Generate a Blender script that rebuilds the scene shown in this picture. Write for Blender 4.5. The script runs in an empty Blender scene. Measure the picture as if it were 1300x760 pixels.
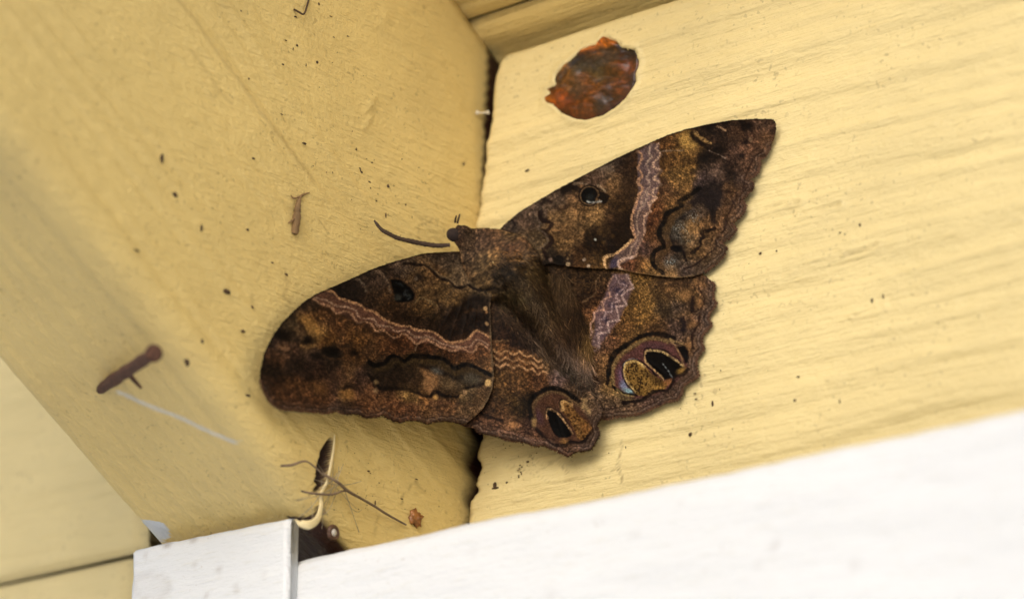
import bpy, math, random
import numpy as np

# ------------------------------------------------------------------ camera
PSI, TH, FPX, DIST = math.radians(38), math.radians(19.5), 3700.0, 0.63
CF = np.array([-math.sin(PSI)*math.cos(TH), math.cos(PSI)*math.cos(TH), math.sin(TH)])
CR = np.array([math.cos(PSI), math.sin(PSI), 0.0])
CU = np.cross(CR, CF)
def ray(x, y):
    x = np.asarray(x, float)[..., None]; y = np.asarray(y, float)[..., None]
    return CF + CR*((x-650)/FPX) + CU*((380-y)/FPX)
CAM = -ray(601, 330)*DIST
def proj(P):
    v = np.asarray(P) - CAM; z = v@CF
    return 650+FPX*(v@CR)/z, 380-FPX*(v@CU)/z
def onplane(x, y, n, d0):
    """point of the sight line through (x,y) on the plane n.P = d0"""
    d = ray(x, y); n = np.asarray(n, float)
    t = (d0 - CAM@n)/(d@n)
    return CAM + d*t[..., None]

scene = bpy.context.scene
col = scene.collection
cam_d = bpy.data.cameras.new('camera'); cam = bpy.data.objects.new('camera', cam_d); col.objects.link(cam)
import mathutils
M4 = mathutils.Matrix.Identity(4)
for i in range(3):
    M4[i][0] = CR[i]; M4[i][1] = CU[i]; M4[i][2] = -CF[i]; M4[i][3] = CAM[i]
cam.matrix_world = M4
cam_d.sensor_width = 36; cam_d.lens = 36*FPX/1300
cam_d.clip_start = .01; cam_d.clip_end = 500
cam_d.dof.use_dof = True; cam_d.dof.focus_distance = .598; cam_d.dof.aperture_fstop = 10.0
scene.camera = cam

# ------------------------------------------------------------------ light
SUN_EL, SUN_AZ = math.radians(31), math.radians(23)      # azimuth measured from -Y towards +X
sd = np.array([math.sin(SUN_AZ)*math.cos(SUN_EL), -math.cos(SUN_AZ)*math.cos(SUN_EL), math.sin(SUN_EL)])
w = bpy.data.worlds.new('World'); scene.world = w; w.use_nodes = True
nt = w.node_tree; bg = nt.nodes['Background']
sky = nt.nodes.new('ShaderNodeTexSky'); sky.sky_type = 'NISHITA'; sky.sun_disc = False
sky.sun_elevation = SUN_EL; sky.sun_rotation = math.pi - SUN_AZ
sky.air_density = 1.0; sky.dust_density = 3.0
nt.links.new(sky.outputs[0], bg.inputs[0]); bg.inputs[1].default_value = .15
sl = bpy.data.lights.new('sun', 'SUN'); sun = bpy.data.objects.new('sun', sl); col.objects.link(sun)
sl.energy = 1.3; sl.angle = math.radians(50); sl.color = (1, .985, .96)
sun.rotation_euler = mathutils.Vector(tuple(sd)).to_track_quat('Z', 'Y').to_euler()
sun.location = tuple(sd*3)
vs = scene.view_settings
vs.view_transform = 'Standard'; vs.look = 'None'; vs.gamma = 1; vs.exposure = -0.09

# ------------------------------------------------------------------ helpers
rng = np.random.default_rng(7); random.seed(7)
def s2l(c):
    c = np.asarray(c, float)/255.0
    return np.where(c <= .04045, c/12.92, ((c+.055)/1.055)**2.4)
def hsh(ix, iy, seed):
    ix = ix.astype(np.int64); iy = iy.astype(np.int64)
    h = (ix*374761393 + iy*668265263 + seed*1442695041) & 0xffffffff
    h = ((h ^ (h >> 13))*1274126177) & 0xffffffff
    h = h ^ (h >> 16)
    return (h & 0xffff)/65535.0
def vn(x, y, seed=0):
    x = np.asarray(x, float); y = np.asarray(y, float)
    ix = np.floor(x); iy = np.floor(y); fx = x-ix; fy = y-iy
    fx = fx*fx*(3-2*fx); fy = fy*fy*(3-2*fy)
    a = hsh(ix, iy, seed); b = hsh(ix+1, iy, seed); c = hsh(ix, iy+1, seed); d = hsh(ix+1, iy+1, seed)
    return (a+(b-a)*fx)*(1-fy)+(c+(d-c)*fx)*fy - .5
def fbm(x, y, seed=0, o=4):
    r = 0; a = 1
    for i in range(o):
        r = r + a*vn(x*2**i, y*2**i, seed+17*i); a *= .5
    return r

def link(name, me, parent=None, mat=None, smooth=True):
    o = bpy.data.objects.new(name, me); col.objects.link(o)
    if parent is not None: o.parent = parent
    if mat: me.materials.append(mat)
    if smooth: me.polygons.foreach_set('use_smooth', np.ones(len(me.polygons), bool))
    return o
def mesh_obj(name, V, Fc, mat, parent=None, colr=None, attrs=None, smooth=True, origin=None):
    V = np.asarray(V, float).copy()
    off = np.zeros(3)
    p = parent
    while p is not None:
        off += np.array(p.location); p = p.parent
    loc = np.zeros(3)
    if origin is not None: loc = np.asarray(origin)-off
    me = bpy.data.meshes.new(name)
    me.from_pydata((V-off-loc).tolist(), [], Fc.tolist() if hasattr(Fc, 'tolist') else Fc)
    if colr is not None:
        a = me.color_attributes.new('tint', 'FLOAT_COLOR', 'POINT')
        c4 = np.ones((len(V), 4), np.float32); c4[:, :3] = colr
        a.data.foreach_set('color', c4.ravel())
    for k, v in (attrs or {}).items():
        a = me.attributes.new(k, 'FLOAT', 'POINT'); a.data.foreach_set('value', np.asarray(v, np.float32))
    o = link(name, me, parent, mat, smooth)
    o.location = tuple(loc)
    return o
def tag(o, label=None, cat=None, group=None, kind=None):
    if label: o['label'] = label
    if cat: o['category'] = cat
    if group: o['group'] = group
    if kind: o['kind'] = kind
    return o
def grid_faces(nu, nv, wrap=False):
    i = np.arange(nu-1)[:, None]; j = np.arange(nv if wrap else nv-1)[None, :]
    j2 = (j+1) % nv
    return np.stack([i*nv+j+0*i, (i+1)*nv+j, (i+1)*nv+j2, i*nv+j2+0*i], -1).reshape(-1, 4)
def catmull(pts, n=6):
    p = np.asarray(pts, float); q = np.vstack([2*p[0]-p[1], p, 2*p[-1]-p[-2]])
    out = []
    for i in range(1, len(q)-2):
        for t in np.linspace(0, 1, n, endpoint=False):
            a, b, c, d = q[i-1], q[i], q[i+1], q[i+2]
            out.append(.5*((2*b)+(-a+c)*t+(2*a-5*b+4*c-d)*t*t+(-a+3*b-3*c+d)*t**3))
    out.append(p[-1]); return np.array(out)
def tube(path, rad, seg=8, up=(0, 0, 1), flat=1.0, cap=True):
    path = np.asarray(path, float); n = len(path); rad = np.broadcast_to(rad, (n,))
    T = np.gradient(path, axis=0); T /= np.linalg.norm(T, axis=1)[:, None]+1e-12
    upv = np.broadcast_to(np.asarray(up, float), (n, 3))
    B = np.cross(T, upv); B /= np.linalg.norm(B, axis=1)[:, None]+1e-12
    N = np.cross(B, T)
    a = np.linspace(0, 2*np.pi, seg, endpoint=False)
    V = path[:, None] + rad[:, None, None]*(np.cos(a)[None, :, None]*B[:, None]+flat*np.sin(a)[None, :, None]*N[:, None])
    Fc = grid_faces(n, seg, True).tolist(); V = V.reshape(-1, 3)
    if cap:
        Fc.append(list(range(seg))[::-1]); Fc.append([(n-1)*seg+k for k in range(seg)])
    return V, Fc

# ---------------------------------------------------------------- materials
def newmat(name):
    m = bpy.data.materials.new(name); m.use_nodes = True
    t = m.node_tree; b = t.nodes['Principled BSDF']
    return m, t, b
def nd(t, typ, **kw):
    n = t.nodes.new(typ)
    for k, v in kw.items(): setattr(n, k, v)
    return n
def mapped(t, rot=(0, 0, 0), scale=(1, 1, 1)):
    tc = nd(t, 'ShaderNodeTexCoord'); m = nd(t, 'ShaderNodeMapping')
    m.inputs['Rotation'].default_value = rot; m.inputs['Scale'].default_value = scale
    t.links.new(tc.outputs['Object'], m.inputs[0]); return m.outputs[0]
def noise(t, vec, scale, detail=3, rough=.55):
    n = nd(t, 'ShaderNodeTexNoise'); n.inputs['Scale'].default_value = scale
    n.inputs['Detail'].default_value = detail; n.inputs['Roughness'].default_value = rough
    t.links.new(vec, n.inputs['Vector']); return n.outputs['Fac']
def ramp(t, fac, a, b, lo=0., hi=1.):
    r = nd(t, 'ShaderNodeMapRange'); r.clamp = True
    for k, v in (('From Min', a), ('From Max', b), ('To Min', lo), ('To Max', hi)): r.inputs[k].default_value = v
    t.links.new(fac, r.inputs['Value']); return r.outputs[0]
def mix(t, fac, a, b, mode='MIX'):
    m = nd(t, 'ShaderNodeMix', data_type='RGBA', blend_type=mode)
    if isinstance(fac, (int, float)): m.inputs[0].default_value = fac
    else: t.links.new(fac, m.inputs[0])
    for s, v in ((m.inputs[6], a), (m.inputs[7], b)):
        if hasattr(v, 'links') or hasattr(v, 'is_output'): t.links.new(v, s)
        else: s.default_value = (*v, 1)
    return m.outputs[2]
def mul(t, a, b):
    m = nd(t, 'ShaderNodeMath', operation='MULTIPLY')
    for s, v in ((m.inputs[0], a), (m.inputs[1], b)):
        if isinstance(v, (int, float)): s.default_value = v
        else: t.links.new(v, s)
    return m.outputs[0]
def add(t, a, b):
    m = nd(t, 'ShaderNodeMath', operation='ADD')
    for s, v in ((m.inputs[0], a), (m.inputs[1], b)):
        if isinstance(v, (int, float)): s.default_value = v
        else: t.links.new(v, s)
    return m.outputs[0]
def attr(t, name):
    a = nd(t, 'ShaderNodeAttribute'); a.attribute_name = name; return a
def bump(t, b, h, dist, strength=1.0, prev=None):
    n = nd(t, 'ShaderNodeBump'); n.inputs['Distance'].default_value = dist; n.inputs['Strength'].default_value = strength
    t.links.new(h, n.inputs['Height'])
    if prev is not None: t.links.new(prev, n.inputs['Normal'])
    return n.outputs[0]

def paint_mat(name, base, grain_rot=(0, 0, 0), stretch=(1, 1, 1), dirt=(.10, .055, .02), speck=.61, bumpd=.0011, rough=.42, var=.10):
    m, t, b = newmat(name)
    g = mapped(t, grain_rot, stretch); o = mapped(t)
    big = noise(t, o, 22, 3); gr0 = noise(t, g, 420, 4, .65); gr = noise(t, g, 1150, 4, .65); fine = noise(t, o, 3600, 3, .65); mid = noise(t, o, 1000, 4, .6)
    c = mix(t, ramp(t, big, .3, .7), tuple(np.array(base)*(1-var)), tuple(np.array(base)*(1+var*.4)))
    c = mix(t, ramp(t, gr, .55, .78, 0, .28), c, tuple(np.array(base)*np.array((.72, .66, .5))))
    # tiny dirt specks in the paint
    sp = noise(t, o, 900, 1.5, .5); area = noise(t, o, 60, 2)
    spf = mul(t, ramp(t, sp, speck+.03, speck+.09), ramp(t, area, .42, .6))
    c = mix(t, mul(t, spf, .30), c, dirt)
    c = mix(t, attr(t, 'stain').outputs['Fac'], c, (.17, .095, .03))
    c = mix(t, attr(t, 'white').outputs['Fac'], c, (.66, .70, .74))
    c = mix(t, attr(t, 'bare_shade').outputs['Fac'], c, (.040, .013, .008))  # unpainted wood, plus painted-in shade under the rafter end
    t.links.new(c, b.inputs['Base Color'])
    b.inputs['Roughness'].default_value = rough
    n0 = bump(t, b, gr0, bumpd, .5)
    n1 = bump(t, b, gr, bumpd*.55, .6, n0)
    n2 = bump(t, b, mid, bumpd*.40, .55, n1)
    n3 = bump(t, b, fine, bumpd*.18, .5, n2)
    t.links.new(n3, b.inputs['Normal'])
    return m
YEL = (.79, .655, .325); YEL_BOUNCE = (.79, .595, .225)  # second tint is the same yellow with warm bounced light worked in
m_block = paint_mat('yellow_paint_block', YEL, (0, 0, 0), (.10, 1, 1))
m_raft = paint_mat('yellow_paint_rafter', YEL_BOUNCE, (math.radians(30), 0, 0), (1, .12, 1))
m_deck = paint_mat('yellow_paint_deck', YEL_BOUNCE, (math.radians(30), 0, 0), (.09, 1, 1), bumpd=.0014)
m_white = paint_mat('white_paint', (.77, .79, .80), (0, 0, 0), (.15, 1, 1), dirt=(.45, .38, .32), speck=.66, bumpd=.0007, rough=.4, var=.03)
def plain(name, c, rough=.6, noisy=.35, scale=400, bumpd=.0003, metallic=0):
    m, t, b = newmat(name); o = mapped(t)
    n = noise(t, o, scale, 4, .6); c = np.array(c)
    t.links.new(mix(t, ramp(t, n, .3, .7), tuple(c*(1-noisy)), tuple(np.minimum(c*(1+noisy), 1))), b.inputs['Base Color'])
    b.inputs['Roughness'].default_value = rough; b.inputs['Metallic'].default_value = metallic
    t.links.new(bump(t, b, n, bumpd, .6), b.inputs['Normal'])
    return m
m_dirt = plain('dirt', (.07, .04, .018), .9)
m_dark = plain('dark_gap_fill', (.03, .012, .008), .9)  # darkness of the gaps put into the added board's colour
m_rust = plain('rust', (.085, .036, .020), .9, .6, 1400, .0008)
m_stem = plain('dry_stem', (.20, .14, .085), .9)
m_cream = plain('paint_flake', (.80, .66, .36), .5, .08)
m_amber = plain('resin', (.30, .12, .03), .4, .5, 700)
m_ground = plain('light_concrete', (.80, .78, .74), .9, .05, 3)
def tint_mat(name, rough=.6, bumpd=.00012, scale=3500, sheen=.0, spec=.3):
    m, t, b = newmat(name); o = mapped(t)
    a = attr(t, 'tint'); n = noise(t, o, scale, 3, .65)
    n2 = noise(t, o, 7000, 2, .6)
    f = nd(t, 'ShaderNodeMapRange'); f.inputs['From Min'].default_value = .25; f.inputs['From Max'].default_value = .75
    f.inputs['To Min'].default_value = .55; f.inputs['To Max'].default_value = 1.45
    t.links.new(n2, f.inputs['Value'])
    cb = nd(t, 'ShaderNodeCombineColor')
    for k in range(3): t.links.new(f.outputs[0], cb.inputs[k])
    t.links.new(mix(t, 1.0, a.outputs['Color'], cb.outputs[0], 'MULTIPLY'), b.inputs['Base Color'])
    b.inputs['Roughness'].default_value = rough; b.inputs['Specular IOR Level'].default_value = spec
    b.inputs['Sheen Weight'].default_value = sheen; b.inputs['Sheen Roughness'].default_value = .4
    t.links.new(bump(t, b, n, bumpd, .6), b.inputs['Normal'])
    return m
m_wing = tint_mat('wing_scales', .6, .00012, 3500, 0, .05)
m_fur = tint_mat('moth_fur', .6, .00005, 3000, 0, .10)
m_knot = tint_mat('knot_wood', .34, .0003, 260, 0, .5)

# ---------------------------------------------------------------- painting on points seen at picture positions
SC = 1267/200.
TILE = dict(A=(800, 140), B=(780, 240), C=(620, 180), D=(620, 260), E=(740, 330), F=(720, 410), G=(620, 360), H=(600, 470),
            I=(320, 340), J=(320, 430), K=(460, 300), L=(460, 390), M=(440, 480), N=(460, 250), O=(560, 260))
TS = dict(P=((680, 30), 814/150.), Q=((340, 540), 4.22), S=((480, 530), 5.845), a=((140, 0), 3.1675), b=((380, 130), 4.22),
          c=((140, 220), 2.5325), d=((960, 200), 3.8))
for k, v in TILE.items(): TS[k] = (v, SC)
def T(k, *p):
    (ox, oy), s = TS[k]
    a = np.array(p, float).reshape(-1, 2)/s
    return a+np.array([ox, oy])
def S(k, *rows):      # colour samples
    r = np.array(rows, float); return np.hstack([T(k, *r[:, :2].ravel()), r[:, 2:]])
def seg_dist(px, py, pts, closed=False):
    p = np.asarray(pts, float)
    if closed: p = np.vstack([p, p[:1]])
    d = np.full(px.shape, 1e9)
    for (ax, ay), (bx, by) in zip(p[:-1], p[1:]):
        ux, uy = bx-ax, by-ay; L2 = ux*ux+uy*uy+1e-9
        t = np.clip(((px-ax)*ux+(py-ay)*uy)/L2, 0, 1)
        d = np.minimum(d, np.hypot(px-ax-t*ux, py-ay-t*uy))
    return d
def inside(px, py, pts):
    p = np.asarray(pts, float); q = np.roll(p, -1, 0); r = np.zeros(px.shape, bool)
    for (ax, ay), (bx, by) in zip(p, q):
        if ay == by: continue
        c = ((ay > py) != (by > py)) & (px < (bx-ax)*(py-ay)/(by-ay)+ax)
        r ^= c
    return r
class Paint:
    def __init__(s, px, py, seed=1, warp=.55):
        s.x0, s.y0 = px, py; s.seed = seed
        s.px = px+warp*2*fbm(px/5., py/5., seed, 2); s.py = py+warp*2*fbm(px/5., py/5., seed+5, 2)
        s.c = np.zeros((len(px), 3)); s.nz = vn(px/2.2, py/2.2, seed+9); s.nf = vn(px/1.25, py/1.25, seed+12)
    def base(s, smp, sig=9., tone=0.):
        W = np.zeros(len(s.px)); C = np.zeros_like(s.c)
        qx = s.px+4*fbm(s.x0/9., s.y0/9., s.seed+31, 3); qy = s.py+4*fbm(s.x0/9., s.y0/9., s.seed+37, 3)
        for x, y, r, g, b in smp:
            d2 = (qx-x)**2+(qy-y)**2
            w_ = np.exp(-d2/(2*sig*sig))+2e-3/(1+d2/900.)**2
            W += w_; C += w_[:, None]*np.array([r, g, b])
        s.c = C/W[:, None]; s.c = s.c+tone*(np.array([78, 55, 37])-s.c)
    def put(s, a, c):
        s.c += np.clip(a, 0, 1)[:, None]*(np.array(c, float)-s.c)
    def _sub(s, pts, m):
        lo = pts.min(0)-m; hi = pts.max(0)+m
        return np.nonzero((s.px > lo[0]) & (s.px < hi[0]) & (s.py > lo[1]) & (s.py < hi[1]))[0]
    def line(s, pts, w, c, a=1., soft=1.15, smooth=True, rag=.45, closed=False):
        pts = np.asarray(pts, float)
        if closed: pts = np.vstack([pts, pts[:1]])
        if smooth and len(pts) > 2: pts = catmull(pts, 4)
        i = s._sub(pts, w+soft+2)
        if not len(i): return
        d = seg_dist(s.px[i], s.py[i], pts)+rag*2.4*s.nz[i]+w*.35*vn(s.x0[i]/11., s.y0[i]/11., s.seed+15)
        al = a*np.clip((w/2+soft/2-d)/soft, 0, 1)*np.clip(.86+.7*s.nf[i]+.5*vn(s.x0[i]/6., s.y0[i]/6., s.seed+16), .25, 1)
        s.c[i] += al[:, None]*(np.array(c, float)-s.c[i])
    def poly(s, pts, c, a=1., soft=2., smooth=True):
        pts = np.asarray(pts, float)
        if smooth: pts = catmull(np.vstack([pts, pts[:1]]), 4)
        i = s._sub(pts, soft+2)
        if not len(i): return
        d = seg_dist(s.px[i], s.py[i], pts, True); d = np.where(inside(s.px[i], s.py[i], pts), d, -d)
        al = a*np.clip(.5+d/soft, 0, 1)
        s.c[i] += al[:, None]*(np.array(c, float)-s.c[i])
    def blob(s, p, rx, c, ry=None, ang=0., a=1., soft=1.5):
        (x, y), ry = np.asarray(p, float).reshape(2), ry or rx
        ca, sa = math.cos(ang), math.sin(ang)
        u = ((s.px-x)*ca+(s.py-y)*sa)/rx; v = (-(s.px-x)*sa+(s.py-y)*ca)/ry
        d = (1-np.hypot(u, v))*min(rx, ry)
        s.put(a*np.clip(.5+d/soft, 0, 1), c)
    def mottle(s, big=.3, mid=.3, fine=.35, hub=None):
        if hub is not None:
            an = np.arctan2(s.y0-hub[1], s.x0-hub[0]); rd = np.hypot(s.x0-hub[0], s.y0-hub[1])
            ph = rd/9.5+1.0*fbm(s.x0/26., s.y0/26., s.seed+55, 2)+.32*np.abs(((an*9) % 1)-.5)*4
            sn = np.sin(2*np.pi*ph); s.c = s.c*np.exp((.16*sn-.55*np.clip(sn-.72, 0, 1)/.28*.6)*np.clip(.75+1.2*fbm(s.x0/24., s.y0/24., s.seed+56, 2), .1, 1.3))[:, None]
        f = .7*big*fbm(s.x0/13., s.y0/13., s.seed+50, 3)+mid*vn(s.x0/3.6, s.y0/3.6, s.seed+60)*2+fine*vn(s.x0/1.45, s.y0/1.45, s.seed+70)*2
        s.c = s.c*np.exp(f)[:, None]
        return s
    def margin(s, pts, k=1.0, am=1.0):
        """wavy scale bands that follow the outer edge"""
        i = s._sub(np.asarray(pts, float), 22)
        d = seg_dist(s.x0[i], s.y0[i], pts)+2.6*fbm(s.x0[i]/7., s.y0[i]/7., s.seed+80, 3)
        bands = [(0, 3.2, (72, 50, 40), .75), (3.2, 5.2, (118, 90, 78), .7), (5.4, 6.8, (48, 31, 25), .8), (7.0, 10., (100, 70, 54), .45), (11.2, 12.6, (42, 26, 20), .6)]
        for lo, hi, c, a in bands:
            al = a*am*np.clip(.8+.6*s.nz[i]*2, .2, 1)*np.clip((d-lo)/.9+.5, 0, 1)*np.clip((hi-d)/.9+.5, 0, 1)
            s.c[i] += al[:, None]*(np.array(c, float)*k-s.c[i])
    def out(s, k=1.0):
        c = s.c; L = c@np.array([.3, .55, .15]); c = c*np.array([.97, 1.0, .95])*np.exp(.5*s.nf+.3*vn(s.x0/.8, s.y0/.8, s.seed+14))[:, None]; L = c@np.array([.3, .55, .15]); c = L[:, None]+(c-L[:, None])*.76
        c = 90*np.maximum(c/90., .01)**1.08
        return np.clip(s2l(np.clip(c, 2, 255))*k, .0012, .9)

# ---------------------------------------------------------------- planes of the place
LEAN = .051                                           # the rafter is a little out of plumb
e1 = np.array([1, 0, -LEAN]); e1 /= np.linalg.norm(e1)
Dr = np.array([0, math.cos(math.radians(30)), -math.sin(math.radians(30))]); Dr -= e1*(Dr@e1); Dr /= np.linalg.norm(Dr)
mr = np.cross(e1, Dr)
if mr[2] < 0: mr = -mr
def side(x, y, h=0.): return onplane(x, y, e1, h)      # rafter side, h metres proud of it
def blk(x, y, h=0.): return onplane(x, y, (0, -1, 0), h)
A0 = side(270, 490)                                    # a point of the lower arris
m0 = A0@mr
HR = side(617, 58)@mr - m0                             # depth of the rafter
WR = None
Pu = onplane(164, 665, mr, m0); WR = -(Pu-A0)@e1       # width of the rafter, from its other lower edge

# ---------------------------------------------------------------- timbers
def env_attrs(V, strokes_stain=(), strokes_white=(), polys_white=(), strokes_bare=(), zone=None):
    px, py = proj(V); r = {}
    px = px+1.2*fbm(px/6, py/6, 3, 2); py = py+1.2*fbm(px/6, py/6, 4, 2)
    for nm, L_ in (('stain', strokes_stain), ('white', strokes_white), ('bare_shade', strokes_bare)):
        a = np.zeros(len(V))
        for pts, wd, al, soft in L_:
            pts = np.asarray(pts, float)
            d = seg_dist(px, py, pts)
            a = np.maximum(a, al*np.clip((wd/2+soft/2-d)/soft, 0, 1))
        r[nm] = a if zone is None else a*zone
    for pts in polys_white:
        ins = inside(px, py, pts); r['white'] = np.maximum(r['white'], ins*1.0)
    return r

def slab(name, O, eu, ev, en, us, vs_, th, r, hfn, mat, ledge=None, attrs_fn=None, parent=None, wob=0.):
    """board: relief grid on the front, rounded arrises, sides and back"""
    O, eu, ev, en = [np.asarray(q, float) for q in (O, eu, ev, en)]
    U, Vv = np.meshgrid(us, vs_, indexing='ij')
    if ledge is not None:
        l = ledge(Vv); t_ = (U-us[0])/(us[-1]-us[0]); U = l+(us[-1]-l)*t_
    if wob:
        Vv = Vv+wob*(fbm(U*30, 0*U, 71, 4)+.5*fbm(U*160, 0*U, 72, 3))*np.clip((Vv-vs_[0])/(vs_[-1]-vs_[0]), 0, 1)**3
    du = np.minimum(U-U[0], U[-1]-U); dv = np.minimum(Vv-Vv[:, :1], Vv[:, -1:]-Vv)
    def rnd(d):
        q = np.clip(r-d, 0, r); return r-np.sqrt(np.maximum(r*r-q*q, 0))
    h = hfn(U, Vv) - np.minimum(rnd(du)+rnd(dv), r*1.3)
    Pt = O+U[..., None]*eu+Vv[..., None]*ev+h[..., None]*en
    nu, nv = U.shape
    V = Pt.reshape(-1, 3); Fc = grid_faces(nu, nv)
    ring = [i*nv for i in range(nu)]+[(nu-1)*nv+j for j in range(1, nv)]+[i*nv+nv-1 for i in range(nu-2, -1, -1)]+[j for j in range(nv-2, 0, -1)]
    ring = np.array(ring); n0 = len(V)
    base = V[ring]-en*((V[ring]-O)@en+th)[:, None]
    V = np.vstack([V, base]); k = len(ring); j = np.arange(k)
    Fs = np.stack([ring, n0+j, n0+(j+1) % k, ring[(j+1) % k]], -1)
    c = np.cross(eu, ev)@en
    Fc = Fc.tolist()+Fs[:, ::-1].tolist()+[list(range(n0, n0+k))]
    if c < 0: Fc = [f[::-1] for f in Fc]
    at = attrs_fn(V) if attrs_fn else {q: np.zeros(len(V)) for q in ('stain', 'white', 'bare_shade')}
    return mesh_obj(name, V, Fc, mat, parent, attrs=at)

def dense(a, b, lo, hi, fine, coarse):
    out = [a]; x = a
    while x < b:
        x += fine if lo <= x < hi else coarse; out.append(min(x, b))
    return np.array(out)

# --- blocking board on the right: relief of grain ridges, ragged left end
zt = blk(640, 60)[2]-.0013
def ledge(z):
    g = .0042*np.clip((z-.008)/.036, 0, 1)**1.0 + .0036*np.clip((-.028-z)/.006, 0, 1)
    g = g + np.clip((-.028-z)/.006, 0, 1)*(.0014*fbm(z*520, z*0, 5, 3)-.0016*np.clip((-.052-z)/.003, 0, 1))
    rr = .0032; q = np.clip(rr-(zt-z), 0, rr)
    return LEAN*z - .0004 + g + (rr-np.sqrt(rr*rr-q*q))*.8
def grainh(U, Vv, seed=1, a=1.):
    w_ = .004*fbm(U*14, Vv*30, seed+3, 2)
    h = .00085*fbm(U*6, (Vv+w_)*260, seed, 2)+.00042*fbm(U*26, (Vv+w_)*620, seed+8, 3)+.00016*fbm(U*420, Vv*700, seed+9, 2)
    return a*h
KC = np.array([752., 101.])
KO = T('P', 470, 90, 560, 120, 600, 165, 690, 180, 715, 260, 700, 340, 690, 430, 640, 510, 560, 580, 460, 640, 360, 670, 260, 660, 180, 620, 120, 560, 60, 540, 55, 510, 110, 490, 80, 455, 140, 430, 140, 360, 200, 290, 290, 220, 310, 180, 430, 140)
GR = [T('d', 440, 470, 500, 458, 545, 440, 590, 415), T('d', 30, 255, 110, 230, 210, 215), T('d', 470, 760, 540, 740, 610, 722), T('d', 210, 270, 290, 250, 400, 225)]
def block_h(U, Vv):
    h = grainh(U, Vv)
    px, py = proj(np.stack([U, 0*U, Vv], -1))
    for g in GR:
        d = seg_dist(px, py, catmull(g, 4)); h = h-.00045*np.exp(-(d/1.6)**2)+.0003*np.exp(-((d-4)/2.5)**2)
    kd = seg_dist(px, py, KO, True); kin = inside(px, py, KO)
    return np.where(kin, -.0016*np.clip((kd-2)/3., 0, 1)+h*(1-np.clip(kd/3., 0, 1)), h+.0005*np.exp(-((kd-2.5)/2.)**2))
def block_attrs(V):
    st = [(np.array([(790, 557), (788, 575), (783, 590), (790, 605), (790, 618)]), 1.2, .8, 1.5), (np.array([(786, 590), (776, 598)]), .8, .6, 1.5),
          (np.array([(672, 578), (690, 590), (705, 583), (722, 600)]), 1, .5, 2), (np.array([(680, 600), (700, 588), (716, 576)]), 1, .45, 2), (np.array([(640, 590), (664, 596), (700, 612), (740, 606)]), 1, .3, 2),
          (np.array([(627, 645), (690, 628), (760, 612)]), 1, .3, 2)]
    for g in GR: st.append((g, 1.0, .35, 2))
    a = env_attrs(V, st)
    X, Z = V[:, 0], V[:, 2]
    e = X-ledge(Z)                                       # grime along the raw end, chipped
    a['stain'] = np.maximum(a['stain'], np.where(Z < -.03, .8*np.clip(1-e/(.0016+.0014*fbm(Z*600, X*300, 2, 3)), 0, 1), .25*np.clip(1-e/.0015, 0, 1)))
    a['bare_shade'] = np.maximum(a['bare_shade'], (V[:, 1] > .0012)*.95)
    return a
us = dense(0, .30, 0, .17, .00055, .004); vz = dense(-.105, zt, -.072, .06, .00055, .003)
block = slab('blocking_board', (0, 0, 0), (1, 0, 0), (0, 0, 1), (0, -1, 0), us, vz, .032, .0018, block_h, m_block, ledge, block_attrs)
tag(block, 'yellow painted board with an unpainted brown knot, the moth spread over it', 'board')

# --- rafter
def raft_point(x1, m, s): return A0+e1*x1+mr*m+Dr*s
r_ = .006
per = [];  # perimeter (x1, m, nx, nm)
for m in np.concatenate([dense(-HR, -.075, -1, -1, .01, .0022), np.arange(-.0745, -r_, .00045)]): per.append((0, -m, 1, 0))
for a in np.linspace(0, math.pi/2, 8): per.append((-r_+r_*math.cos(a), r_-r_*math.sin(a), math.cos(a), -math.sin(a)))
for x in np.arange(r_+.0006, WR-r_, .0007): per.append((-x, 0, 0, -1))
for a in np.linspace(0, math.pi/2, 5): per.append((-WR+r_-r_*math.sin(a), r_-r_*math.cos(a), -math.sin(a), -math.cos(a)))
for m in np.linspace(r_+.01, HR, 12): per.append((-WR, m, -1, 0))
per = np.array(per)
CRK = T('Q', 336, 75, 322, 120, 304, 190, 288, 250, 272, 335)
cw_ = side(CRK[:, 0], CRK[:, 1])-A0; sc0, sc1 = (cw_@Dr).min()-.003, (cw_@Dr).max()+.004
ss = np.unique(np.r_[dense(-.30, .12, -.115, .055, .00060, .004), np.arange(sc0, sc1, .00022)])
Sg, Pi = np.meshgrid(ss, np.arange(len(per)), indexing='ij')
x1, mm, nx, nm = [per[Pi, k] for k in range(4)]
V = A0+e1*x1[..., None]+mr*mm[..., None]+Dr*Sg[..., None]
px, py = proj(V)
NR = e1*nx[..., None]+mr*nm[..., None]
CRK = T('Q', 336, 75, 322, 120, 304, 190, 288, 250, 272, 335)
arc = np.where(nx > .5, mm, mm+(-x1))
h = grainh(Sg, arc, 21, .8)
h = h+.00022*fbm(Sg*90, x1*600, 40, 3)*(nm < -.5)          # saw marks across the underside
sid = nx > .9
dc = seg_dist(px, py, CRK)
tt = np.clip((py-557)/64., 0, 1); cw = 1.0+5.5*np.sin(np.pi*np.clip(tt, 0, 1))**.8
crk = sid*np.clip((cw-dc)/1.6+.5, 0, 1)*((py > 554) & (py < 624))
h = h-.0028*crk + sid*.0004*np.exp(-((px-(np.interp(py, CRK[:, 1], CRK[:, 0])+cw+3))/3.)**2)*((py > 550) & (py < 640))
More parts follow.
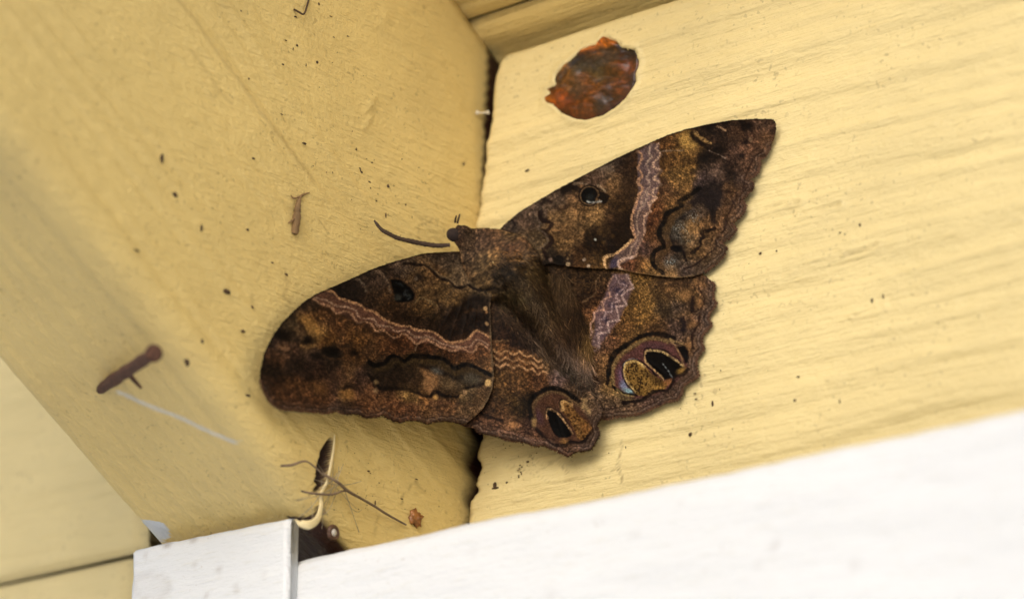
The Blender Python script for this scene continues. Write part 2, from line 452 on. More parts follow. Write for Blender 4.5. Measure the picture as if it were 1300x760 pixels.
# thick paint run in the corner, brushed ridges near the top
for pts, ht, wd in ((T('a', 1085, 20, 1110, 90), .0004, 2.2), (T('a', 1040, 400, 1048, 460, 1030, 500), .0005, 2.), (T('a', 1075, 380, 1100, 420), .0003, 2), (T('b', 370, 0, 385, 60), .0004, 2), (T('S', 480, 200, 500, 280, 560, 330), .0005, 3.)):
    h = h+sid*ht*np.exp(-(seg_dist(px, py, pts)/wd)**2)
V = V+NR*h[..., None]
n1, n2 = Sg.shape
Fc = grid_faces(n1, n2).tolist()
V = V.reshape(-1, 3)
Fc += [[i*n2+n2-1, (i+1)*n2+n2-1, (i+1)*n2, i*n2] for i in range(n1-1)]
Fc += [list(range(n2))[::-1], [(n1-1)*n2+k for k in range(n2)]]
Fc = [f[::-1] for f in Fc]
px, py = px.ravel(), py.ravel(); nmf = nm.ravel(); nxf = nx.ravel()
st = [(T('a', 270, 0, 340, 80, 450, 240, 520, 325, 610, 460, 690, 555, 740, 625, 820, 730), 3.2, .30, 4), (T('a', 325, 205, 400, 300, 440, 370, 490, 420), 3, .25, 4), (T('a', 440, 365, 410, 400), 3, .22, 3),
      (T('a', 640, 490, 690, 555, 740, 630), 2, .35, 3), (T('a', 780, 90, 805, 150, 808, 200), 1.2, .25, 2), (T('b', 100, 615, 130, 660, 160, 705), 1.4, .4, 2), (T('b', 250, 505, 262, 540), 1.6, .4, 2),
      (T('b', 860, 240, 875, 290, 882, 330), 2, .4, 2.5), (T('b', 790, 390, 850, 460), 1.6, .25, 2.5), (T('c', 560, 310, 570, 360, 555, 400, 580, 415), 2.5, .45, 4), (T('c', 470, 345, 520, 290), 2, .3, 4), (T('c', 455, 390, 460, 440), 3, .3, 4),
      (T('b', 645, 658, 690, 642, 725, 640), 1.6, .6, 2), (T('b', 640, 660, 636, 720, 650, 752), 1.4, .35, 2.5), (T('Q', 800, 290, 760, 330, 720, 385, 715, 430), 1.5, .5, 2), (T('Q', 590, 480, 575, 560, 570, 590), 2, .4, 3),
      (T('Q', 20, 425, 110, 440, 180, 470), 2, .4, 3), (T('b', 770, 0, 775, 10), 1, .2, 2)]
wh = [(np.array([(150, 497), (185, 513), (225, 528), (262, 546), (300, 562)]), 4.0, .62, 3.5)]
zone_u = (nmf < -.5)
at = env_attrs(V, st, wh, [np.array([(172, 660), (188, 659), (210, 664), (217, 680), (205, 688), (188, 684)]), np.array([(143, 634), (154, 640), (150, 646), (143, 643)])])
at['white'] *= zone_u
at['stain'] *= ~zone_u
at['stain'] = np.maximum(at['stain'], .07*np.clip(fbm(V[:, 1]*50, V[:, 2]*60, 77, 4)-.15, 0, 1)*2)
# unpainted wood inside the split and the red-brown wedge
at['bare_shade'] = np.maximum(at['bare_shade'], (sid*np.clip((cw+1.3-dc)/1.2+.5, 0, 1)*((py.reshape(dc.shape) > 553) & (py.reshape(dc.shape) < 626))).ravel()*.97)
wedge = inside(px, py, T('Q', 262, 420, 300, 480, 330, 540, 300, 560, 240, 520, 190, 500, 240, 470)); at['bare_shade'] = np.maximum(at['bare_shade'], wedge*.8*(nxf > .3))
at['bare_shade'] = np.maximum(at['bare_shade'], np.clip((V[:, 1]-.0012)/.001, 0, 1))
at['bare_shade'] = np.maximum(at['bare_shade'], ((px > 366) & (nxf < .75) & (nmf < 0) & (py > 655))*1.0)  # shade of the recess under the rafter end, painted in dark
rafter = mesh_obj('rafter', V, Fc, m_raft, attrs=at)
tag(rafter, 'yellow painted sloping rafter with a split near its lower edge', 'rafter')

# --- roof planks above
def plank_h(U, Vv): return grainh(U, Vv, 61, 1.6)
sP = (side(600, 28)-A0)@Dr
for k, (s0, s1, lab) in enumerate(((sP+.0002, sP+.12, 'yellow painted roof plank meeting the top of the knotted board across a dark gap'), (sP-.055, sP-.0002, 'yellow painted roof plank one step up the slope from the plank over the knotted board'))):
    # underside of each plank faces down; m = HR is the top of the rafter
    o = slab('roof_plank', A0+mr*(HR+.0002), e1*0+np.array([1., 0, 0]), Dr, -mr, np.linspace(-.16, .30, 200), np.linspace(s0, s1, 90), .019, .0015, plank_h, m_deck)
    tag(o, lab, 'plank')

# --- added dark board that keeps the sky out of the gaps
bk = slab('added_gap_backing', (0, .062, 0), (1, 0, 0), (0, 0, 1), (0, -1, 0), np.linspace(-.2, .32, 30), np.linspace(-.2, .035, 20), .012, .001, lambda U, Vv: 0*U, m_dark)
tag(bk, 'added dark board closing the gap behind the knotted yellow board', 'board')

# --- white boards in front, below
Yw = .045
pw = onplane(760, 628, (0, -1, 0), Yw); zw = pw[2]; xw = onplane(364, 720, (0, -1, 0), Yw)[0]
def white_h(U, Vv): return .0005*fbm(U*10, Vv*150, 91, 4)+.0003*fbm(U*60, Vv*320, 92, 4)
def white_attrs(V):
    st = [(T('P', 0, 0, 1, 1), 0.1, 0, 1)]
    px, py = proj(V); a = env_attrs(V, st)
    for x, y, rr, al in ((983, 691, 8, .22), (1085, 717, 8, .16), (963, 717, 7, .12), (805, 676, 6, .14), (866, 640, 5, .1), (700, 755, 9, .12), (600, 700, 7, .08)):
        a['stain'] = np.maximum(a['stain'], al*np.clip(1.3-np.hypot(px-x, py-y)/rr, 0, 1))
    return a
wb = slab('white_trim_board', (0, -Yw, 0), (1, 0, 0), (0, 0, 1), (0, -1, 0), dense(xw, .30, -.1, .16, .0014, .006), dense(-.22, zw, -.13, 0, .0014, .006), .022, .0022, white_h, m_white, None, white_attrs, wob=.0007)
tag(wb, 'long white painted trim board in front of the knotted yellow board', 'trim board')
Yb = .0482
q1 = onplane(167, 697, (0, -1, 0), Yb); q2 = onplane(366, 656, (0, -1, 0), Yb)
def wb2_attrs(V):
    px, py = proj(V); a = {q: np.zeros(len(V)) for q in ('stain', 'white', 'bare_shade')}
    for x, y, rr, al in ((278, 723, 5, .25), (300, 746, 5, .25), (247, 717, 4, .2), (185, 706, 4, .3), (262, 756, 4, .25), (335, 730, 5, .1), (212, 690, 6, .5), (245, 682, 6, .5)):
        a['stain'] = np.maximum(a['stain'], al*np.clip(1.3-np.hypot(px-x, py-y)/rr, 0, 1))
    d = np.abs(np.hypot((px-192)/22., (py-744)/15.)-1)                     # filled nail hole showing through
    a['stain'] = np.maximum(a['stain'], .16*np.clip(1.3-d*3.5, 0, 1))
    a['stain'] = np.maximum(a['stain'], .08*(np.hypot((px-192)/22., (py-744)/15.) < 1))
    return a
zb = (q1[2]+q2[2])/2
wb2 = slab('white_trim_block', (0, -Yb, 0), (1, 0, 0), (0, 0, 1), (0, -1, 0), np.linspace(q1[0], q2[0], 70), dense(-.22, zb, -.14, 0, .001, .006), .0031, .0010, white_h, m_white, None, wb2_attrs, wob=.0006)
tag(wb2, 'short white painted trim block under the end of the rafter', 'trim block')

# --- next bay, left of the rafter: yellow boards, one over the other
yl = .004
jz = onplane(150, 706, (0, -1, 0), yl)[2]; xe = -WR+.02
lb1 = slab('blocking_board', (0, -yl, 0), (1, 0, 0), (0, 0, 1), (0, -1, 0), np.linspace(-.30, onplane(181, 690, (0, -1, 0), yl)[0], 90), np.linspace(jz+.0005, zt-.01, 120), .03, .002, lambda U, Vv: grainh(U, Vv, 131), m_block)
tag(lb1, 'yellow painted board on the far side of the rafter, above a board joint', 'board')
lb2 = slab('blocking_board', (0, -yl, 0), (1, 0, 0), (0, 0, 1), (0, -1, 0), np.linspace(-.30, onplane(166, 720, (0, -1, 0), yl)[0], 90), np.linspace(-.2, jz-.0005, 120), .03, .002, lambda U, Vv: grainh(U, Vv, 141), m_block)
tag(lb2, 'yellow painted board beside the white block, below a board joint', 'board')

# --- ground far below, for the light it throws back
g = mesh_obj('ground', [(-60, -60, -2.3), (60, -60, -2.3), (60, 60, -2.3), (-60, 60, -2.3)], [[0, 1, 2, 3]], m_ground, smooth=False)
tag(g, kind='structure')

# ---------------------------------------------------------------- knot in the blocking board
KS = S('P', (500, 120, 205, 100, 30), (380, 180, 185, 92, 35), (180, 320, 175, 105, 50), (640, 190, 45, 18, 12), (620, 290, 110, 46, 12), (500, 220, 70, 50, 50), (400, 270, 60, 45, 48), (300, 300, 70, 55, 55), (420, 350, 85, 60, 40), (550, 330, 90, 50, 25), (250, 430, 130, 70, 30), (160, 520, 150, 64, 10), (220, 540, 135, 52, 8), (340, 560, 110, 50, 15), (450, 530, 60, 35, 28), (600, 430, 115, 55, 30), (520, 480, 70, 35, 22), (680, 400, 60, 25, 15), (420, 470, 150, 75, 35), (300, 440, 110, 80, 75), (200, 630, 70, 25, 5), (300, 640, 110, 50, 15), (150, 390, 70, 40, 25), (70, 530, 190, 100, 30), (320, 480, 60, 25, 12), (350, 410, 110, 50, 15))
th_ = np.linspace(0, 2*np.pi, 160, endpoint=False)
ko = np.vstack([KO, KO[:1]]); cum = np.r_[0, np.cumsum(np.hypot(*np.diff(ko, axis=0).T))]
oe = np.stack([np.interp(np.linspace(0, cum[-1], 160, endpoint=False), cum, ko[:, k]) for k in range(2)], -1)
oe += .9*np.stack([fbm(np.arange(160)/2., np.zeros(160), 3, 2), fbm(np.arange(160)/2., np.zeros(160), 4, 2)], -1)*2
rr = np.linspace(0, 1, 46)[:, None, None]
kp = (KC+(oe-KC)[None]*rr).reshape(-1, 2)
R1 = np.repeat(np.linspace(0, 1, 46), 160)
lipd = seg_dist(kp[:, 0], kp[:, 1], T('P', 170, 330, 320, 200, 480, 110, 590, 160))
hk = .0002+.0006*np.sqrt(np.clip(1-R1**2.2, 0, 1))+.0008*fbm(kp[:, 0]/26., kp[:, 1]/14., 5, 3)*np.clip((1-R1)*5, 0, 1)+.0008*np.exp(-(lipd/5)**2)*np.clip((1-R1)*8, 0, 1)-.0009*(R1 > .99)
hk = hk-.0005*np.exp(-(seg_dist(kp[:, 0], kp[:, 1], T('P', 200, 360, 300, 250, 450, 195, 590, 180, 690, 210))/4.5)**2)*(R1 < .96)
kv = blk(kp[:, 0], kp[:, 1]); kv[:, 1] -= hk
pk = Paint(kp[:, 0], kp[:, 1], 11, 1.5); pk.base(KS, 6.5); pk.mottle(.35, .3, .2); pk.c = np.clip(pk.c*np.array([.80, .88, .72]), 0, 255)
pk.line(T('P', 190, 370, 300, 250, 440, 190, 590, 170, 690, 200), 5, (28, 18, 16), .7, 4); pk.line(T('P', 120, 560, 200, 630, 330, 655, 460, 620, 600, 530, 690, 430, 700, 330), 4, (55, 18, 6), .6, 4)
pk.line(T('P', 340, 520, 450, 480, 560, 440, 650, 420), 3, (40, 22, 16), .5, 3); pk.line(T('P', 370, 500, 470, 455, 560, 420), 2.5, (150, 90, 55), .5, 3)
mesh_obj('knot', kv, grid_faces(46, 160, True)[:, ::-1], m_knot, block, colr=np.clip(s2l(np.clip(pk.c, 2, 255)), .002, .9))

# ---------------------------------------------------------------- dirt specks: small crumbs stuck to the paint
def specks(name, lst, fn, parent):
    V, Fc = [], []
    for x, y, r in lst:
        c = fn(np.array(x), np.array(y)); R = r*.00017
        n = e1 if fn is side else np.array([0, -1., 0])
        t1 = np.cross(n, (0, 0, 1.)); t1 /= np.linalg.norm(t1); t2 = np.cross(n, t1)
        k = len(V); m = 7; a0 = rng.random()*6; st_ = rng.uniform(.45, 2.0)
        for lv, hh in ((1., -.15), (.85, .3), (.4, .55)):
            for q in range(m):
                a = a0+q*2*np.pi/m; f = R*lv*rng.uniform(.7, 1.25)
                V.append(c+t1*math.cos(a)*f*st_+t2*math.sin(a)*f/st_+n*R*hh)
        for l in range(2):
            for q in range(m):
                q2 = (q+1) % m; Fc.append([k+l*m+q, k+l*m+q2, k+(l+1)*m+q2, k+(l+1)*m+q])
        Fc.append([k+2*m+q for q in range(m)])
    o = mesh_obj(name, V, Fc, m_dirt, parent); tag(o, kind='stuff'); return o
def L3(k, r, *p): return [(x, y, r) for x, y in T(k, *p)]
sp = L3('a', 1.4, 525, 45, 527, 103, 706, 163, 735, 197, 787, 262, 865, 305, 690, 460, 955, 146, 898, 150, 990, 600, 725, 100, 887, 67, 1172, 640, 1177, 688, 557, 317, 1052, 655)
sp += L3('a', 2.0, 745, 68, 838, 17, 750, 183, 693, 260, 687, 348, 575, 637, 1005, 683, 1010, 692, 1042, 732, 1117, 748, 1232, 738, 780, 578, 450, 240) + L3('a', 3.0, 830, 252) + L3('a', 4.5, 205, 640)
sp += L3('b', 1.3, 303, 253, 332, 370, 375, 428, 390, 474, 420, 493, 413, 527, 453, 647, 390, 322, 547, 305, 555, 370, 570, 548, 687, 572, 707, 520, 615, 400, 600, 410, 660, 430, 640, 350, 700, 190)
sp += L3('b', 1.9, 322, 353, 380, 460, 475, 447, 463, 607, 630, 437, 692, 385, 880, 330, 30, 220)
sp += L3('c', 4.5, 207, 70, 290, 177, 375, 380, 247, 607) + L3('c', 2.5, 265, 88, 440, 182, 520, 288, 455, 430, 427, 507, 295, 540, 443, 713, 565, 325, 85, 247)
sp += L3('Q', 1.8, 540, 243, 730, 75, 575, 415) + L3('S', 1.5, 190, 160, 285, 265, 285, 455, 175, 600)
for k in range(90): sp.append((rng.uniform(395, 600), rng.uniform(60, 300), rng.uniform(.4, .9)))
for k in range(70): sp.append((rng.normal(520, 26), rng.normal(222, 24), rng.uniform(.4, .8)))
for k in range(60): sp.append((rng.uniform(420, 585), rng.uniform(560, 650), rng.uniform(.4, .9)))
specks('dirt_specks', sp, side, rafter)
sb = L3('d', 1.3, 405, 362, 428, 370, 5, 430, 98, 450, 85, 538, 735, 556, 400, 400, 690, 340, 680, 350, 190, 285) + L3('d', 1.9, 500, 325, 20, 462, 128, 542, 612, 668, 558, 688)
sb += L3('F', 1.4, 1035, 610, 1025, 565) + L3('F', 2.6, 1170, 650) + [(876, 551, 2.6), (669, 226, 0), (627, 77, 0)][:1] + L3('C', 2.4, 312, 230) + L3('S', 3.0, 865, 500, 870, 520) + L3('S', 1.6, 838, 605, 738, 645, 1110, 325, 955, 480, 965, 630)
sb += [(660+2.5*math.sin(k*1.7), 590+k*2.2, 1.0) for k in range(8)] + [(1013, 478, 1.6), (1066, 509, 1.6), (1108, 541, 1.7), (1009, 508, 1.8), (930, 545, 1.1), (915, 470, 1.1), (675, 98, 0.01)][:6]
for k in range(34): sb.append((rng.uniform(640, 1290), rng.uniform(330, 600), rng.uniform(.5, 1.0)))
for k in range(40): sb.append((rng.uniform(600, 780), rng.uniform(560, 630), rng.uniform(.4, .9)))
sb = [s for s in sb if s[1] < 700-.2*(s[0]-300)]
specks('dirt_specks', sb, blk, block)

# ---------------------------------------------------------------- small things on the rafter
def ptsz(k, h, *p):
    q = T(k, *p); return np.array([side(x, y, hh) for (x, y), hh in zip(q, np.broadcast_to(h, (len(q),)))])
# curled strip of paint along the split (part of the rafter)
cp = catmull(ptsz('Q', [.0004, .0008, .0012, .0012, .0012, .0018, .003, .004, .0035, .002], 358, 50, 352, 130, 338, 215, 318, 300, 286, 365, 286, 430, 266, 500, 222, 530, 175, 522, 150, 505), 6)
wd = np.interp(np.linspace(0, 1, len(cp)), [0, .2, .45, .6, .8, .95, 1], [.0002, .0004, .0004, .0007, .0009, .0007, .0003])
v, f = tube(cp, wd, 8, up=e1, flat=.35)
mesh_obj('paint_curl', v, f, m_cream, rafter)
# dry stem with side twigs caught on the split
st_v, st_f = [], []
for hgt, rad, p in (([.0012, .0026, .0022, .0016, .0014, .0012, .0006], [.0003, .00034, .00036, .0003, .0003, .00028, .0002], (290, 255, 370, 300, 430, 350, 500, 390, 570, 430, 640, 475, 740, 530)),
                    ([.0005, .0011, .0014, .0016, .0016], [.00025, .0003, .0002, .0002, .0002], (70, 215, 130, 210, 200, 190, 250, 220, 296, 262)),
                    ([.001, .0018, .002, .002, .0022], [.0002, .00025, .00025, .0002, .0002], (180, 350, 240, 362, 340, 368, 400, 350, 432, 351))):
    pth = catmull(ptsz('Q', hgt, *p), 4); v, f = tube(pth, np.interp(np.linspace(0, 1, len(pth)), np.linspace(0, 1, len(rad)), rad), 6, up=e1)
    f = [[i+len(st_v) for i in q] for q in f]; st_v += v.tolist(); st_f += f
o = mesh_obj('dry_stem', st_v, st_f, m_stem, origin=side(np.array(410.), np.array(605.)))
tag(o, 'thin grey-brown dry stem with twigs lying across the split in the rafter', 'plant stem')
web_v, web_f = [], []
for k in range(16):
    a = T('Q', rng.uniform(230, 420), rng.uniform(180, 420))[0]; b_ = T('Q', rng.uniform(90, 560), rng.uniform(280, 600))[0]
    pa, pc = side(np.array(a[0]), np.array(a[1]), .0004+.0018*rng.random()), side(np.array(b_[0]), np.array(b_[1]), .0002)
    tt_ = np.linspace(0, 1, 10)[:, None]; pth = pa+(pc-pa)*tt_+np.array([0.0006, 0, -.0012])*np.sin(np.pi*tt_)*rng.uniform(.3, 1.3)
    v, f = tube(pth, rng.uniform(.00003, .00009)*(1+.6*vn(np.arange(10)*1.1, np.zeros(10), k)), 4, up=e1)
    web_f += [[i+len(web_v) for i in q] for q in f]; web_v += v.tolist()
o = mesh_obj('cobweb', web_v, web_f, plain('dusty_silk', (.34, .28, .18), .9), origin=side(np.array(410.), np.array(620.))); tag(o, 'dusty threads of cobweb tangled round the split in the rafter', 'cobweb')
def ball(c, R, n, sq=1., rough=.15, seed=0, nu=14, nv=18):
    n = n/np.linalg.norm(n); t1 = np.cross(n, (0.2, .3, 1.)); t1 /= np.linalg.norm(t1); t2 = np.cross(n, t1)
    u = np.linspace(0, np.pi, nu)[:, None]; v = np.linspace(0, 2*np.pi, nv, endpoint=False)[None]
    k = 1+rough*2*fbm(u*2+0*v, np.minimum(v, 2*np.pi-v)*2+0*u, seed, 2)
    P = c+R*k[..., None]*(np.sin(u)*np.cos(v))[..., None]*t1+R*k[..., None]*(np.sin(u)*np.sin(v))[..., None]*t2+R*sq*k[..., None]*(np.cos(u)+0*v)[..., None]*n
    return P.reshape(-1, 3), grid_faces(nu, nv, True)
c = ptsz('Q', .0004, 795, 497)[0]
v, f = ball(c, .0017, e1, .45, .5, 4); o = mesh_obj('resin_drop', v, f, m_amber, origin=c); tag(o, 'small orange-brown resin drop at the end of the dry stem', 'resin')
c = ptsz('Q', .0003, 350, 573)[0]
a_ = np.linspace(0, 2*np.pi, 24); t1 = np.cross(e1, (0, 0, 1.)); t1 /= np.linalg.norm(t1); t2 = np.cross(e1, t1)
ringp = c+.0012*(np.cos(a_)[:, None]*t1+np.sin(a_)[:, None]*t2); v, f = tube(ringp, .0005, 8, up=e1, cap=False)
o = mesh_obj('snail_shell', v, f, plain('shell_brown', (.10, .05, .03), .5), origin=c); tag(o, 'tiny round brown shell with a pale centre beside the paint curl', 'shell')
v, f = ball(c, .0009, e1, .7, .05, 9); mesh_obj('shell_centre', v, f, plain('shell_pale', (.55, .5, .42), .35), o)
# dead insect crumb
V, Fc = [], []
for p, hg, rad in (((640, 62, 612, 75, 603, 110, 600, 140, 592, 195), [.0004, .0006, .0009, .0009, .0005], [.00012, .0003, .0007, .0009, .0008]), ((612, 75, 590, 80, 580, 70), [.0006, .0008, .0006], [.0002, .0002, .0001]), ((600, 140, 580, 155, 572, 160), [.0009, .0008, .0003], [.0003, .0002, .0001])):
    pth = catmull(ptsz('c', hg, *p), 5); v, f = tube(pth, np.interp(np.linspace(0, 1, len(pth)), np.linspace(0, 1, len(rad)), rad)*(1+.5*vn(np.arange(len(pth))*1.3, np.zeros(len(pth)), 3)), 7, up=e1)
    Fc += [[i+len(V) for i in q] for q in f]; V += v.tolist()
o = mesh_obj('insect_remains', V, Fc, plain('remains', (.20, .12, .05), .9), origin=V[0]); tag(o, 'dried brown insect remains with a thin leg stuck on the rafter side', 'insect remains')
# loose dark thread
pth = catmull(ptsz('a', [.0003, .001, .0012, .0008, .0003], 800, -8, 785, 45, 775, 58, 760, 50, 738, 38), 5); v, f = tube(pth, .00022, 6, up=e1)
o = mesh_obj('thread', v, f, m_dirt, origin=pth[0]); tag(o, 'short dark hooked thread stuck high on the rafter side', 'thread')
# cobweb tie across the upper gap
pa, pb = side(np.array(606.), np.array(143.), .0002), blk(np.array(620.), np.array(143.), -.0004)
pth = np.array([pa+(pb-pa)*t+np.array([0, -.0006, -.0003])*math.sin(math.pi*t) for t in np.linspace(0, 1, 8)]); v, f = tube(pth, np.array([.0006, .00035, .0002, .00018, .00018, .0002, .0003, .0005]), 6)
o = mesh_obj('cobweb', v, f, plain('silk', (.7, .62, .45), .6, .1), origin=pa); tag(o, 'pale wisp of cobweb bridging the gap between rafter and knotted board', 'cobweb')
# rusty nail sticking out of the underside
na = onplane(122., 497., mr, m0+.002); nb = onplane(194., 449., mr, m0-.012)
pth = np.array([na+(nb-na)*t for t in np.linspace(0, 1, 24)]); v, f = tube(pth, .00125*(1+.25*vn(np.arange(24)*.9, np.zeros(24), 6)), 10)
root = bpy.data.objects.new('rusty_nail', None); col.objects.link(root); root.location = tuple(na); tag(root, 'rusty dark brown nail sticking out under the rafter', 'nail')
mesh_obj('shank', v, f, m_rust, root)
ax = (nb-na)/np.linalg.norm(nb-na); v, f = tube(np.array([nb-ax*.0012, nb-ax*.0002, nb+ax*.0008, nb+ax*.0012]), np.array([.0012, .0016, .0017, .0012]), 16); mesh_obj('nail_head', v, f, m_rust, root, smooth=False)
q = na+(nb-na)*.55; q2 = onplane(179., 492., mr, m0-.005); v, f = tube(np.array([q+(q2-q)*t for t in np.linspace(0, 1, 6)]), np.linspace(.0006, .0003, 6), 7); mesh_obj('rust_flake', v, f, m_rust, root)

# ================================================================= the moth
KSM = .010
def sdist(P):
    a = P@e1; b = -P[..., 1]
    mn = np.minimum(a, b); return mn-KSM*np.log(np.exp(-(a-mn)/KSM)+np.exp(-(b-mn)/KSM))
def onmoth(px, py, g):
    """point on the sheet that bridges the corner at clearance g"""
    px = np.asarray(px, float); d = ray(px, py); g = np.broadcast_to(g, px.shape)
    lo = np.full(px.shape, .35); hi = np.full(px.shape, .70)
    for _ in range(40):
        mid = (lo+hi)/2; s_ = sdist(CAM+d*mid[..., None]) > g
        lo = np.where(s_, mid, lo); hi = np.where(s_, hi, mid)
    return CAM+d*lo[..., None]
def gradn(P):
    e = 1e-5; g_ = np.stack([(sdist(P+np.eye(3)[k]*e)-sdist(P-np.eye(3)[k]*e))/(2*e) for k in range(3)], -1)
    return g_/np.linalg.norm(g_, axis=-1)[..., None]

# outlines -------------------------------------------------------------
RF_out = np.array([(978.4, 185.8), (973.6, 195.2), (970.5, 199.7), (963.5, 201.5), (965.5, 207.9), (962.6, 218.9), (957.9, 223.7), (946.5, 226), (956.5, 231.5), (955.5, 240), (947.3, 247.9), (941.5, 254.2), (947.3, 260.5), (944.2, 270), (937.9, 276.3), (929.5, 284.2), (935.5, 290.5), (931.5, 296.8), (925.2, 303.1), (914.5, 307.1), (922.9, 314.2), (920.5, 322), (912.6, 331.6), (903.1, 339.4), (895.2, 345.8)])
RF = np.vstack([[(640, 312), (630.3, 294.4), (643.7, 281), (659.5, 268.4), (680, 255.8), (705.2, 240.8), (730.5, 227.4), (758.9, 212.4), (785.7, 198.9), (820, 183.2), (831.6, 177.9), (847.4, 170.8), (871, 163.7), (894.7, 158.2), (926.3, 152.6), (957.9, 150.7), (973.6, 150.7), (981.5, 151.4), (984.3, 155), (985, 163.7), (983.9, 171.6)], RF_out,
                [(881, 350.5), (858.9, 352.9), (835.2, 350.5), (811.6, 347.3), (795.8, 344.2), (780, 341.5), (746.3, 340.5), (721, 338.3), (699, 334.6), (680, 340), (650, 335)]])
RH_out = np.array([(896.3, 350.5), (904.2, 356.8), (908.1, 362.4), (905.7, 369.5), (905.7, 378.9), (910.5, 384.5), (907.3, 390), (901, 396.3), (899.4, 404.2), (904.2, 412.9), (897.9, 418.4), (891.5, 426.3), (891.5, 435.5), (894.4, 443.1), (887.3, 451), (884.2, 457.4), (885, 468.4), (888.1, 476.3), (879.4, 482.6), (868.4, 488.9), (865.2, 500), (860.5, 507.9), (846.3, 510.2), (830.5, 517.3), (817.9, 523.7), (805.2, 526.8), (792.6, 528.4), (780, 530), (770.5, 532.4), (762.6, 530)])
RH = np.vstack([[(690, 335), (760, 320), (860, 330)], RH_out, [(748, 510), (725, 470), (700, 430), (680, 390), (672, 355)]])
LF_out = np.array([(330.3, 482), (332.6, 493), (338.9, 505.8), (348.4, 515.2), (361, 520), (380, 521.6), (398.9, 523.1), (414.7, 524.7), (427.3, 521.6), (440, 525.7), (454.2, 524.7), (465.2, 530.2), (477.9, 529), (486, 526.7), (498.4, 533.7), (507.9, 536), (518.9, 532.9), (533.1, 533.7), (542.6, 537.6), (553.7, 534.5), (566.3, 533.7), (577.3, 535.3), (591.5, 538)])
LF = np.vstack([[(600, 318), (565.8, 319.5), (538.9, 321), (515.2, 327.3), (491.6, 334.5), (471.5, 341.6), (446.3, 353.4), (422.6, 363.7), (402.1, 372.4), (386.3, 382.6), (372.1, 395.2), (359.5, 407.9), (350, 420.5), (342.1, 434.7), (335.8, 447.3), (333.4, 460), (331, 469.5)], LF_out,
                [(602, 530), (612, 519.5), (620, 508), (625.7, 493), (627.6, 478), (625.7, 453), (624.2, 421.6), (622.6, 390), (625, 372), (640, 360), (640, 330)]])
LH_out = np.array([(575, 534), (591.5, 541.6), (602.6, 543.1), (610.5, 549.2), (620.5, 550.8), (631.6, 553.7), (644.2, 558.4), (660, 560), (669.5, 561.6), (678.9, 566.3), (690, 564.7), (701, 569.5), (712.1, 575), (721.5, 578.9), (726.3, 575.8), (731, 572.6), (742.1, 571.8), (750, 570.2), (753.9, 563.1), (759.4, 555.2), (761, 548.9), (757.5, 541), (758.5, 536.3), (762, 531)])
LH = np.vstack([[(600, 480)], LH_out, [(766, 520), (745, 490), (722, 450), (700, 405), (680, 370), (650, 360), (618, 380), (610, 430)]])

